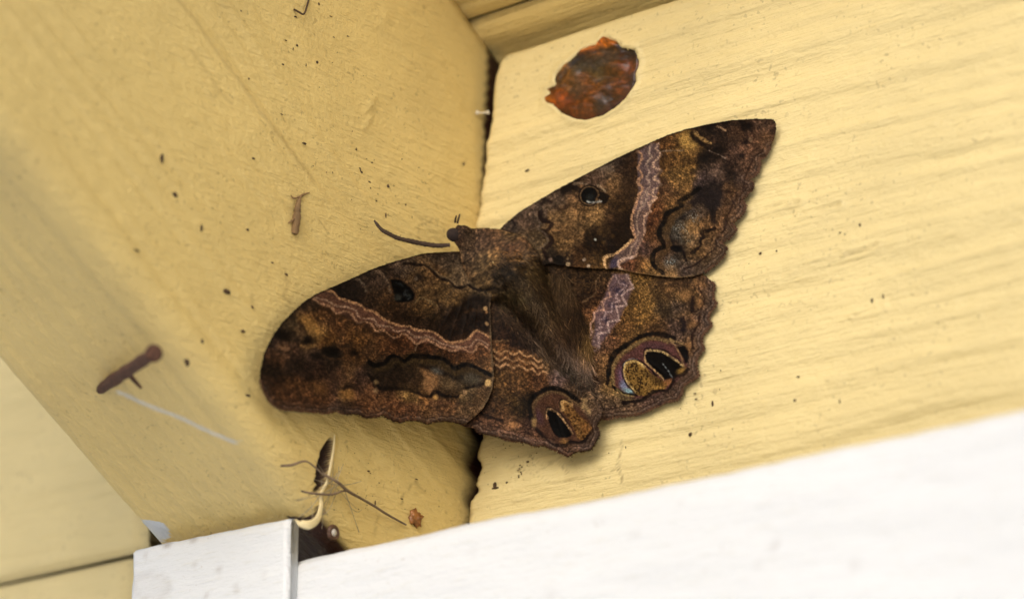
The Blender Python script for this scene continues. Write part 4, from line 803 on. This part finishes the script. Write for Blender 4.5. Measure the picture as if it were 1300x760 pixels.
    p.line(T('I', 520, 310, 620, 345, 680, 395, 770, 385, 830, 450, 900, 455, 990, 540, 1060, 530, 1150, 590), 4, (32, 18, 10), .65, 4)
    p.line(T('L', 440, 300, 425, 340), 2, (130, 95, 72), .6)
    # apex marks
    p.poly(T('I', 380, 390, 440, 390, 500, 430, 560, 520, 530, 550, 470, 520, 420, 450), (158, 106, 46), .75, 6)
    for x, y, rx, ry, c in ((640, 672, 12, 6, (14, 10, 8)), (440, 580, 9, 5, (20, 13, 9)), (240, 540, 11, 6, (22, 14, 10)), (820, 678, 4.5, 3, (18, 11, 7)), (520, 710, 7, 5, (24, 16, 12))): p.blob(T('I', x, y), rx, c, ry, .15, .9, 5)
    p.line(T('I', 400, 625, 450, 632, 510, 622), 4, (135, 92, 48), .8, 3); p.line(T('I', 215, 625, 250, 650, 285, 650), 4, (132, 88, 58), .8, 3); p.line(T('I', 340, 480, 380, 520, 400, 570), 4, (104, 72, 44), .75, 4)
    p.line(T('I', 385, 440, 430, 510, 470, 570), 4, (26, 16, 10), .7, 4); p.line(T('J', 570, 140, 640, 165, 700, 160), 3, (80, 50, 28), .7, 3)
    p.blob(T('J', 770, 445), 8, (150, 96, 42), 6, .1, .8, 6); p.blob(T('J', 770, 385), 8, (24, 14, 10), 3, -.2, .75, 3); p.blob(T('J', 560, 405), 8, (120, 72, 32), 5, 0, .6, 6); p.line(T('J', 780, 230, 800, 300), 5, (108, 70, 40), .6, 4)
    # kidney field
    p.poly(T('L', 60, 450, 250, 400, 440, 395, 640, 415, 750, 490, 880, 470, 1030, 560, 960, 625, 830, 660, 740, 720, 560, 720, 340, 660, 120, 640), (44, 30, 18), .45, 6)
    p.line(T('L', 110, 500, 200, 480, 270, 430, 330, 465, 400, 430, 540, 440, 640, 455, 740, 530, 860, 505, 960, 540), 6.5, (66, 47, 24), .8, 3)
    p.line(T('L', 470, 470, 570, 490, 680, 535, 740, 575, 800, 560), 5, (22, 16, 12), .75, 4)
    p.line(T('L', 55, 438, 100, 465, 170, 450, 230, 395, 290, 395, 340, 432, 390, 390, 450, 388, 540, 398, 640, 408, 700, 450, 750, 490, 800, 465, 870, 464, 940, 495, 1040, 552), 5., (9, 7, 6), .97, 1.8)
    p.poly(T('L', 470, 490, 540, 520, 610, 560, 600, 640, 540, 700, 480, 640, 500, 570), (158, 104, 60), .75, 6); p.blob(T('L', 600, 510), 7, (98, 92, 88), 3, .3, .7, 4); p.blob(T('L', 690, 610), 11, (112, 82, 52), 7, .4, .6, 6); p.blob(T('L', 880, 575), 12, (78, 68, 56), 7, .2, .6, 6)
    p.line(T('L', 40, 530, 110, 600, 150, 650, 330, 650, 440, 690, 540, 720, 582, 670, 640, 705, 740, 718, 800, 692, 832, 652, 960, 622, 1000, 590), 3.6, (18, 12, 9), .85, 2.5)
    for x, y, r, c in ((350, 705, 3.2, (182, 130, 66)), (590, 722, 3.2, (180, 126, 62)), (822, 678, 3, (170, 124, 84)), (1012, 606, 4.6, (202, 154, 92)), (795, 712, 2.4, (160, 115, 70)), (110, 600, 3, (120, 90, 56)), (110, 670, 3.4, (125, 90, 60))): p.blob(T('L', x, y), r, c, a=.9, soft=2.5)
    p.margin(LF_out[1:], .95, .85)
    for k in range(9): p.line(T('M', 300+k*75, 190+8*math.sin(k), 340+k*75, 230, 372+k*75, 195), 2, (78, 46, 32), .5, 2)
    p.line(LF[1:18], 3.8, (26, 18, 12), .85, 3)
    p.line(np.array([(622.3, 385), (623.6, 421), (625, 453), (626.3, 478), (624.5, 493), (619, 507), (611, 519)]), 3.4, (104, 80, 56), .75, 2)
    return p
def paint_LH(px, py):
    p = Paint(px, py, 4)
    p.base(np.vstack([S('H', (200, 60, 100, 65, 30), (300, 80, 95, 58, 25), (500, 60, 85, 48, 25), (400, 120, 85, 52, 25), (250, 200, 70, 45, 22), (350, 260, 55, 38, 18), (400, 330, 35, 24, 12), (450, 240, 25, 16, 8), (520, 100, 90, 52, 28), (700, 60, 110, 80, 78), (800, 120, 95, 68, 55), (880, 180, 60, 44, 40), (800, 180, 90, 62, 38), (900, 250, 130, 95, 60), (950, 320, 110, 80, 60), (1000, 400, 60, 42, 34), (980, 290, 75, 55, 45), (240, 330, 90, 55, 28), (330, 430, 150, 95, 55), (150, 300, 55, 34, 20), (100, 380, 90, 55, 38), (200, 430, 95, 58, 40), (300, 500, 90, 58, 42), (420, 520, 85, 52, 40), (520, 530, 110, 68, 45), (450, 450, 75, 46, 36), (560, 580, 80, 50, 42), (700, 620, 75, 46, 36), (800, 600, 95, 60, 42), (900, 600, 75, 55, 52), (960, 540, 95, 70, 60), (560, 300, 75, 45, 30), (640, 220, 75, 45, 28), (520, 400, 70, 42, 45), (820, 250, 75, 45, 25), (600, 480, 70, 45, 35)),
        S('G', (100, 200, 60, 40, 26), (150, 350, 40, 22, 14), (50, 280, 50, 32, 20), (250, 480, 38, 22, 16), (400, 500, 45, 32, 32), (150, 560, 110, 65, 32), (250, 600, 115, 70, 35), (350, 640, 110, 65, 30), (450, 640, 95, 62, 32), (560, 620, 110, 85, 60), (600, 720, 110, 80, 80), (300, 700, 100, 62, 28), (100, 700, 70, 45, 22), (500, 580, 90, 68, 55))]), 7.0, .20)
    p.mottle(.3, .28, .36, (660, 370))
    for sh, c, n in ((0, (182, 128, 82), 0), (52, (172, 120, 78), 1), (105, (180, 126, 84), 2)):
        p.line(T('G', 40, 530+sh, 95, 570+sh, 140, 538+sh, 205, 572+sh, 245, 545+sh, 310, 590+sh, 350, 575+sh, 400, 625+sh, 440, 612+sh*.8, 480, 655+sh*.6), 2.6, c, .95, 1.5, False); p.line(T('G', 40, 556+sh, 95, 596+sh, 140, 564+sh, 205, 598+sh, 245, 571+sh, 310, 616+sh, 350, 601+sh, 400, 650+sh, 440, 640+sh*.8), 2.2, (62, 34, 20), .6, 2, False)
    p.line(T('G', 60, 465, 110, 458, 160, 460), 2.4, (120, 84, 52), .7)
    for x, y, r in ((505, 525, 3), (570, 720, 4.5), (560, 640, 3), (640, 740, 3)): p.blob(T('G', x, y), r, (158, 126, 118), r*.6, .6, .8, 2)
    p.line(T('G', 530, 700, 600, 760), 3, (140, 108, 106), .6, 3)
    p.poly(T('G', 180, 420, 420, 470, 460, 540, 330, 520, 200, 500), (30, 18, 13), .5, 8)
    # eyespot
    p.poly(T('H', 490, 380, 480, 300, 520, 220, 620, 165, 710, 175, 800, 230, 880, 320, 960, 440, 960, 500, 880, 570, 720, 590, 600, 550, 530, 480), (78, 46, 32), .95, 3)
    p.blob(T('H', 535, 370), 4, (78, 46, 56), 9, -.4, .8, 5); p.blob(T('H', 640, 260), 8, (84, 50, 30), 5, .5, .6, 5)
    p.line(T('H', 505, 400, 487, 310, 510, 245, 570, 195, 640, 172, 710, 182, 780, 222, 840, 275), 4, (104, 76, 46), .85, 2.5)
    p.line(T('H', 475, 380, 457, 290, 480, 222, 540, 172, 620, 142, 700, 150, 780, 190, 850, 242), 5.4, (11, 8, 6), .97, 2)
    p.poly(T('H', 592, 340, 600, 305, 640, 315, 705, 360, 765, 440, 795, 500, 772, 535, 690, 535, 648, 490, 615, 420), (9, 7, 6), 1, 1.6)
    p.line(T('H', 600, 385, 592, 345, 604, 312, 645, 318, 705, 365, 770, 450, 800, 510), 3., (184, 132, 86), .9, 1.6); p.line(T('H', 586, 350, 598, 300, 645, 304, 712, 352, 782, 445), 1.4, (12, 8, 7), .8)
    t2_ = T('H', 712, 300, 712, 245, 755, 243, 800, 285, 860, 360, 940, 430, 965, 480, 900, 550, 850, 540, 800, 440, 750, 360)
    p.poly(t2_, (122, 78, 32), .95, 2); i = p._sub(t2_, 0); ins = inside(p.x0[i], p.y0[i], t2_); dk = ins*np.clip(vn(p.x0[i]/1.7, p.y0[i]/1.7, 401)*3.5+.1, 0, .75); p.c[i] += dk[:, None]*(np.array([48, 27, 10])-p.c[i])
    p.line(T('H', 722, 310, 714, 262, 740, 245, 780, 262, 800, 285), 4.6, (186, 136, 78), .9, 2.2); p.line(T('H', 706, 300, 700, 245, 735, 230, 790, 255), 1.5, (20, 12, 10), .8)
    p.blob(T('H', 740, 580), 6, (138, 92, 44), 5, 0, .85, 4); p.blob(T('H', 920, 465), 8, (150, 92, 40), 5, .6, .7, 5); p.line(T('H', 820, 400, 860, 480, 840, 540), 3, (140, 98, 50), .5, 4)
    p.line(T('H', 640, 592, 700, 605, 750, 605, 778, 575, 850, 582, 900, 560, 965, 480), 4.2, (18, 11, 9), .95); p.line(T('H', 480, 440, 560, 520, 640, 595), 4., (26, 16, 13), .9, 2.5)
    p.blob(T('H', 492, 420), 3, (160, 118, 66), 6, 0, .8, 3); p.blob(T('H', 328, 435), 6, (168, 108, 62), 4, 0, .8, 4)
    p.line(T('H', 70, 345, 150, 380, 230, 400), 4, (24, 15, 11), .85, 3); p.line(T('H', 290, 380, 350, 400, 420, 440), 4, (26, 16, 12), .7, 3)
    for x, y in ((900, 240), (935, 330), (900, 290)): p.blob(T('H', x, y), 4, (168, 130, 84), 3, .8, .75, 3)
    p.margin(LH_out[2:], .95)
    p.line(T('H', 200, 480, 300, 500, 420, 540, 520, 560, 590, 575), 2, (140, 98, 84), .7, 1.6)
    return p

# wing sheets ------------------------------------------------------------
root = bpy.data.objects.new('moth', None); col.objects.link(root)
base_p = onmoth(np.array([650.]), np.array([345.]), .002)[0]; root.location = tuple(base_p)
tag(root, 'large brown moth with zigzag pale bands and eyespots, wings spread across the corner', 'moth')
def wing(name, outl, outer, painter, gfn, hub, seed, step=.62, label=None):
    lo = outl.min(0)-2; hi = outl.max(0)+2
    xs = np.arange(lo[0], hi[0], step); ys = np.arange(lo[1], hi[1], step)
    X, Y = np.meshgrid(xs, ys, indexing='ij')
    # frayed scale fringe
    jx = .8*vn(X/1.6, Y/1.6, seed+3); jy = .8*vn(X/1.6, Y/1.6, seed+4)
    ins = inside(X+jx, Y+jy, outl)
    cell = ins[:-1, :-1] & ins[1:, :-1] & ins[1:, 1:] & ins[:-1, 1:]
    nv_ = len(ys); idx = np.arange(X.size).reshape(X.shape)
    q = np.stack([idx[:-1, :-1], idx[:-1, 1:], idx[1:, 1:], idx[1:, :-1]], -1)[cell]
    used = np.zeros(X.size, bool); used[q.ravel()] = True
    remap = -np.ones(X.size, int); remap[used] = np.arange(used.sum())
    px, py = X.ravel()[used], Y.ravel()[used]; q = remap[q]
    d_out = seg_dist(px, py, outer); d_all = seg_dist(px, py, outl, True)
    g_ = gfn(px, py, d_out, d_all)
    # veins fan out from the hinge, a membrane slightly puckered between them
    ang = np.arctan2(py-hub[1], px-hub[0]); rad = np.hypot(px-hub[0], py-hub[1])
    vein = np.abs(((ang*7.5/1.2+.15*fbm(rad/30., ang*3, seed, 2)) % 1.0)-.5)*2
    g_ = g_+.00007*np.exp(-((1-vein)*rad/22.)**2)*np.clip(rad/60., 0, 1)*np.clip(d_all/6., 0, 1)+.00030*fbm(px/17., py/17., seed+7, 3)+.0004*np.exp(-d_out/9.)*fbm(px/9., py/9., seed+8, 2)
    P = onmoth(px, py, g_)
    pt = painter(px, py)
    o = mesh_obj(name, P, q, m_wing, root, colr=pt.out(KMOTH))
    md = o.modifiers.new('thickness', 'SOLIDIFY'); md.thickness = .00022; md.offset = -1
    if label: o['label'] = label
    return o
KMOTH = .76
wing('hindwing', RH, RH_out, paint_RH, lambda x, y, d, e: .0016-.0007*np.exp(-d/16.), (690, 360), 11)
wing('hindwing', LH, LH_out, paint_LH, lambda x, y, d, e: .0023+.0014*np.exp(-d/40.), (660, 370), 12)
wing('forewing', RF, RF_out, paint_RF, lambda x, y, d, e: .0023-.0011*np.exp(-d/30.)+.0002*np.exp(-e/5.), (655, 312), 13)
wing('forewing', LF, LF_out, paint_LF, lambda x, y, d, e: .0032+.0020*np.exp(-d/40.)*np.clip((x-330)/120., 0, 1), (605, 335), 14)

# body ---------------------------------------------------------------------
SP = np.array([(577, 291), (583, 296), (592, 304), (602, 313), (622, 328), (642, 343), (660, 360), (676, 382), (692, 408), (708, 436), (724, 464), (738, 490), (746, 504)], float)
SRD = np.array([.0012, .0022, .0028, .0050, .0076, .0082, .0066, .0050, .0042, .0034, .0026, .0016, .0007])
SG = np.array([.0046, .0048, .0044, .0036, .0026, .0022, .0021, .0020, .0017, .0015, .0014, .0013, .0012])
sp2 = catmull(SP, 22); tk = np.linspace(0, 1, len(sp2)); tk0 = np.linspace(0, 1, len(SP))
srd = np.interp(tk, tk0, SRD); sg = np.interp(tk, tk0, SG)
ker = np.ones(19)/19.; sm = lambda a: np.convolve(np.pad(a, 9, 'edge'), ker, 'valid')
srd, sg = sm(srd), sm(sg)
ctr = onmoth(sp2[:, 0], sp2[:, 1], sg)
nrm = gradn(ctr); tan = np.gradient(ctr, axis=0); tan /= np.linalg.norm(tan, axis=1)[:, None]
bin_ = np.cross(tan, nrm); bin_ /= np.linalg.norm(bin_, axis=1)[:, None]; nrm = np.cross(bin_, tan)
BS = np.vstack([S('O', (100, 230, 45, 28, 20), (180, 220, 65, 50, 38), (250, 350, 78, 60, 46), (350, 300, 72, 52, 40), (450, 270, 78, 55, 38), (550, 230, 95, 75, 50), (450, 400, 105, 78, 45), (600, 440, 105, 75, 38), (550, 350, 80, 50, 32), (650, 350, 78, 55, 38), (330, 450, 82, 64, 42), (180, 620, 100, 75, 52), (300, 640, 85, 66, 42), (200, 420, 78, 60, 45), (550, 550, 42, 31, 19), (600, 620, 55, 42, 28), (600, 700, 70, 58, 38), (480, 570, 42, 32, 22), (730, 560, 70, 55, 30), (760, 640, 60, 44, 26), (700, 440, 75, 58, 38), (850, 420, 55, 40, 25), (540, 490, 34, 25, 15)),
    S('G', (300, 200, 65, 52, 38), (400, 250, 60, 46, 30), (500, 300, 62, 46, 28), (350, 400, 80, 65, 55), (450, 400, 70, 55, 42), (550, 370, 75, 52, 34), (600, 350, 50, 34, 18), (700, 250, 45, 30, 14), (600, 500, 75, 60, 52), (700, 580, 130, 105, 100), (650, 650, 55, 48, 42), (770, 420, 100, 76, 40), (760, 500, 95, 70, 38), (250, 420, 48, 34, 26), (150, 300, 55, 38, 24), (650, 420, 48, 32, 20), (700, 350, 45, 30, 14))])
def body_col(px, py, seed):
    p = Paint(px, py, seed, 1.); p.base(BS, 8.); p.c = p.c*np.array([1.16, 1.08, 1.0])
    p.line(T('O', 60, 460, 130, 470, 200, 455, 280, 400), 2.4, (38, 26, 18), .7); p.line(T('O', 430, 620, 440, 550, 520, 490, 620, 480, 700, 500), 5, (26, 19, 12), .7, 4)
    p.blob(T('O', 560, 570), 15, (38, 29, 18), 9, -.2, .35, 9)
    p.line(T('G', 330, 60, 250, 100, 190, 110), 3, (96, 80, 56), .55, 3)
    p.line(T('K', 560, 268, 605, 318, 650, 346, 700, 362, 740, 402, 800, 412, 850, 388, 930, 430, 1050, 420), 3.6, (26, 16, 11), .9); p.line(T('K', 640, 320, 710, 348, 755, 388, 820, 392, 862, 365), 2.2, (118, 92, 68), .6)
    p.line(T('D', 410, 60, 425, 120, 510, 150, 470, 200, 440, 215, 490, 250, 518, 290, 470, 340, 440, 360, 460, 400, 470, 425), 4.2, (28, 14, 11), .9)
    return p
seg = 96; aa = np.linspace(0, 2*np.pi, seg, endpoint=False)
ca, sa = np.cos(aa), np.sin(aa)
FLAT = .40
rel = 1+.10*fbm(np.arange(len(ctr))[:, None]/14.+0*aa[None], np.minimum(aa, 2*np.pi-aa)[None]*2.+0*ctr[:, :1], 7, 3)
BV = ctr[:, None]+(srd[:, None]*rel)[..., None]*(ca[None, :, None]*bin_[:, None]+FLAT*sa[None, :, None]*nrm[:, None])
bv = BV.reshape(-1, 3); bpx, bqy = proj(bv)
bf = grid_faces(len(ctr), seg, True).tolist()+[list(range(seg))[::-1], [(len(ctr)-1)*seg+k for k in range(seg)]]
pb_ = body_col(bpx, bqy, 21).mottle(.25, .35, .5)
body = mesh_obj('body', bv, bf, m_fur, root, colr=pb_.out(KMOTH))

# hair on thorax, abdomen and the hindwing bases ---------------------------
def hairs(P0, Nn, Dd, Ln, Cc, wdt):
    n = len(P0)
    sidev = np.cross(Dd, Nn); sidev /= np.linalg.norm(sidev, axis=1)[:, None]+1e-9
    V = np.zeros((n, 5, 3)); lift = rng.uniform(.15, .5, (n, 1)); cur = rng.normal(0, .25, (n, 1))
    mid_ = P0+(Dd*.55+Nn*lift*.45+sidev*cur*.3)*Ln[:, None]; end = P0+(Dd+Nn*lift*.5+sidev*cur)*Ln[:, None]
    V[:, 0] = P0-sidev*wdt[:, None]; V[:, 1] = P0+sidev*wdt[:, None]; V[:, 2] = mid_-sidev*wdt[:, None]*.8; V[:, 3] = mid_+sidev*wdt[:, None]*.8; V[:, 4] = end
    i = np.arange(n)[:, None]*5
    F1 = np.hstack([i, i+1, i+3, i+2]); F2 = np.hstack([i+2, i+3, i+4])
    return V.reshape(-1, 3), F1.tolist()+F2.tolist(), np.repeat(Cc, 5, 0)
nh = 12000
ti = np.where(rng.random(nh) < .16, rng.uniform(.10, .47, nh), rng.uniform(.47, .97, nh))*(len(ctr)-1); i0 = ti.astype(int); ph = rng.uniform(-.25, np.pi+.25, nh)
pw_ = (np.cos(ph)[:, None]*bin_[i0]+FLAT*np.sin(ph)[:, None]*nrm[i0]); P0 = ctr[i0]+(tan[i0]*(ti-i0)[:, None])*np.linalg.norm(ctr[1]-ctr[0])+pw_*srd[i0][:, None]*.99
Nn = pw_/np.linalg.norm(pw_, axis=1)[:, None]
Dd = tan[i0]+.35*rng.normal(0, 1, (nh, 1))*bin_[i0]+.25*np.cos(ph)[:, None]*bin_[i0]; Dd -= Nn*np.sum(Dd*Nn, 1)[:, None]; Dd /= np.linalg.norm(Dd, axis=1)[:, None]
Ln = np.interp(ti/(len(ctr)-1), [0, .2, .45, .6, 1], [.0004, .0006, .0011, .0028, .0026])*rng.uniform(.6, 1.4, nh)
hx, hy = proj(P0)
cc = body_col(hx, hy, 22).out(KMOTH)*(np.exp(rng.normal(.0, .4, nh))*np.where(rng.random(nh) < .2, 2.0, .9))[:, None]
hv, hf, hc = hairs(P0, Nn, Dd, Ln, cc, rng.uniform(.00005, .00011, nh))
# long hair lying over the hindwings beside the abdomen
reg = [(np.array([(628, 362), (680, 372), (722, 440), (742, 490), (715, 475), (660, 430), (630, 395)]), 3200), (np.array([(688, 345), (715, 345), (735, 395), (748, 440), (745, 495), (728, 460), (700, 400)]), 3000)]
for pl, n in reg:
    x = rng.uniform(pl[:, 0].min(), pl[:, 0].max(), n*3); y = rng.uniform(pl[:, 1].min(), pl[:, 1].max(), n*3)
    k = inside(x, y, pl); x, y = x[k][:n], y[k][:n]
    P0 = onmoth(x, y, .0032); N2 = gradn(P0)
    tx = np.array([748, 505])-np.stack([x, y], -1); tx /= np.linalg.norm(tx, axis=1)[:, None]; tx = tx+rng.normal(0, .22, tx.shape)
    P1 = onmoth(x+tx[:, 0]*6, y+tx[:, 1]*6, .0032); D2 = P1-P0; D2 /= np.linalg.norm(D2, axis=1)[:, None]
    c2 = body_col(x, y, 23).out(KMOTH)*(np.exp(rng.normal(0, .4, len(x)))*np.where(rng.random(len(x)) < .18, 1.9, .9))[:, None]
    v2, f2, cc2 = hairs(P0-N2*.0012, N2, D2, rng.uniform(.0018, .0042, len(x)), c2, rng.uniform(.00005, .0001, len(x)))
    hf += [[i+len(hv) for i in q] for q in f2]; hv = np.vstack([hv, v2]); hc = np.vstack([hc, cc2])
fur = mesh_obj('fur', hv, hf, m_fur, root, colr=np.clip(hc, .003, .6)); tag(fur, kind='stuff')

# scale fringe along the outer margins
fv, ff, fc = np.zeros((0, 3)), [], np.zeros((0, 3))
for outl, hub, g0, n in ((RF_out, (800, 260), .0014, 1100), (RH_out[1:], (800, 430), .0011, 1000), (LF_out, (480, 430), .0048, 1000), (LH_out[2:], (680, 480), .0034, 800)):
    q = np.asarray(outl); cum = np.r_[0, np.cumsum(np.hypot(*np.diff(q, axis=0).T))]
    t = rng.uniform(0, cum[-1], n); x = np.interp(t, cum, q[:, 0]); y = np.interp(t, cum, q[:, 1])
    x2 = np.interp(np.minimum(t+2, cum[-1]), cum, q[:, 0]); y2 = np.interp(np.minimum(t+2, cum[-1]), cum, q[:, 1])
    nx_, ny_ = y2-y, -(x2-x); ln = np.hypot(nx_, ny_)+1e-6; nx_, ny_ = nx_/ln, ny_/ln
    sg_ = np.sign(nx_*(x-hub[0])+ny_*(y-hub[1])); sg_[sg_ == 0] = 1
    nx_, ny_ = nx_*sg_+rng.normal(0, .3, n), ny_*sg_+rng.normal(0, .3, n)
    P0 = onmoth(x-1.5*nx_, y-1.5*ny_, g0); P1 = onmoth(x+3*nx_, y+3*ny_, g0-.0002); D2 = P1-P0; D2 /= np.linalg.norm(D2, axis=1)[:, None]; N2 = gradn(P0)
    c2 = s2l(np.array([[78, 55, 40]]))*np.exp(rng.normal(0, .4, n))[:, None]
    v2, f2, cc2 = hairs(P0, N2*.3, D2, rng.uniform(.00025, .0006, n)+.0002, c2, rng.uniform(.00005, .0001, n))
    ff += [[i+len(fv) for i in k] for k in f2]; fv = np.vstack([fv, v2]); fc = np.vstack([fc, cc2])
tag(mesh_obj('wing_fringe', fv, ff, m_fur, root, colr=np.clip(fc, .003, .5)), kind='stuff')

# head parts
m_eye = plain('moth_eye', (.022, .012, .009), .95, .3, 2500, .0001)
ec = onmoth(np.array([575.5]), np.array([298.]), .0046)[0]; en_ = gradn(ec[None])[0]
v, f = ball(ec, .0015, en_, .75, .04, 2, 18, 24); mesh_obj('eye', v, f, m_eye, root)
m_ant = plain('antenna_brown', (.055, .032, .020), .6, .4, 1500)
ap = T('N', 95, 188, 130, 235, 165, 270, 225, 302, 290, 332, 400, 358, 500, 378, 600, 391, 700, 386)
agl = np.linspace(.0030, .0046, len(ap)); apt = catmull(np.array([onmoth(np.array([x]), np.array([y]), gg)[0] for (x, y), gg in zip(ap, agl)]), 10)
na_ = len(apt); ar = np.interp(np.linspace(0, 1, na_), [0, .06, .3, .7, 1], [.00018, .00036, .00046, .00054, .00046])*(1+.10*np.sin(np.arange(na_)*1.9)+.2*vn(np.arange(na_)*.3, np.zeros(na_), 5))
v, f = tube(apt, ar, 9, up=gradn(apt), flat=.7); mesh_obj('antenna', v, f, m_ant, root)
for p in ((745, 205, 750, 175, 757, 150), (765, 210, 774, 175, 784, 138)):
    q = T('N', *p); pp = catmull(np.array([onmoth(np.array([x]), np.array([y]), gg)[0] for (x, y), gg in zip(q, (.0046, .0052, .0056))]), 5)
    v, f = tube(pp, np.linspace(.00026, .00016, len(pp)), 7, up=gradn(pp)); mesh_obj('palp', v, f, m_ant, root)
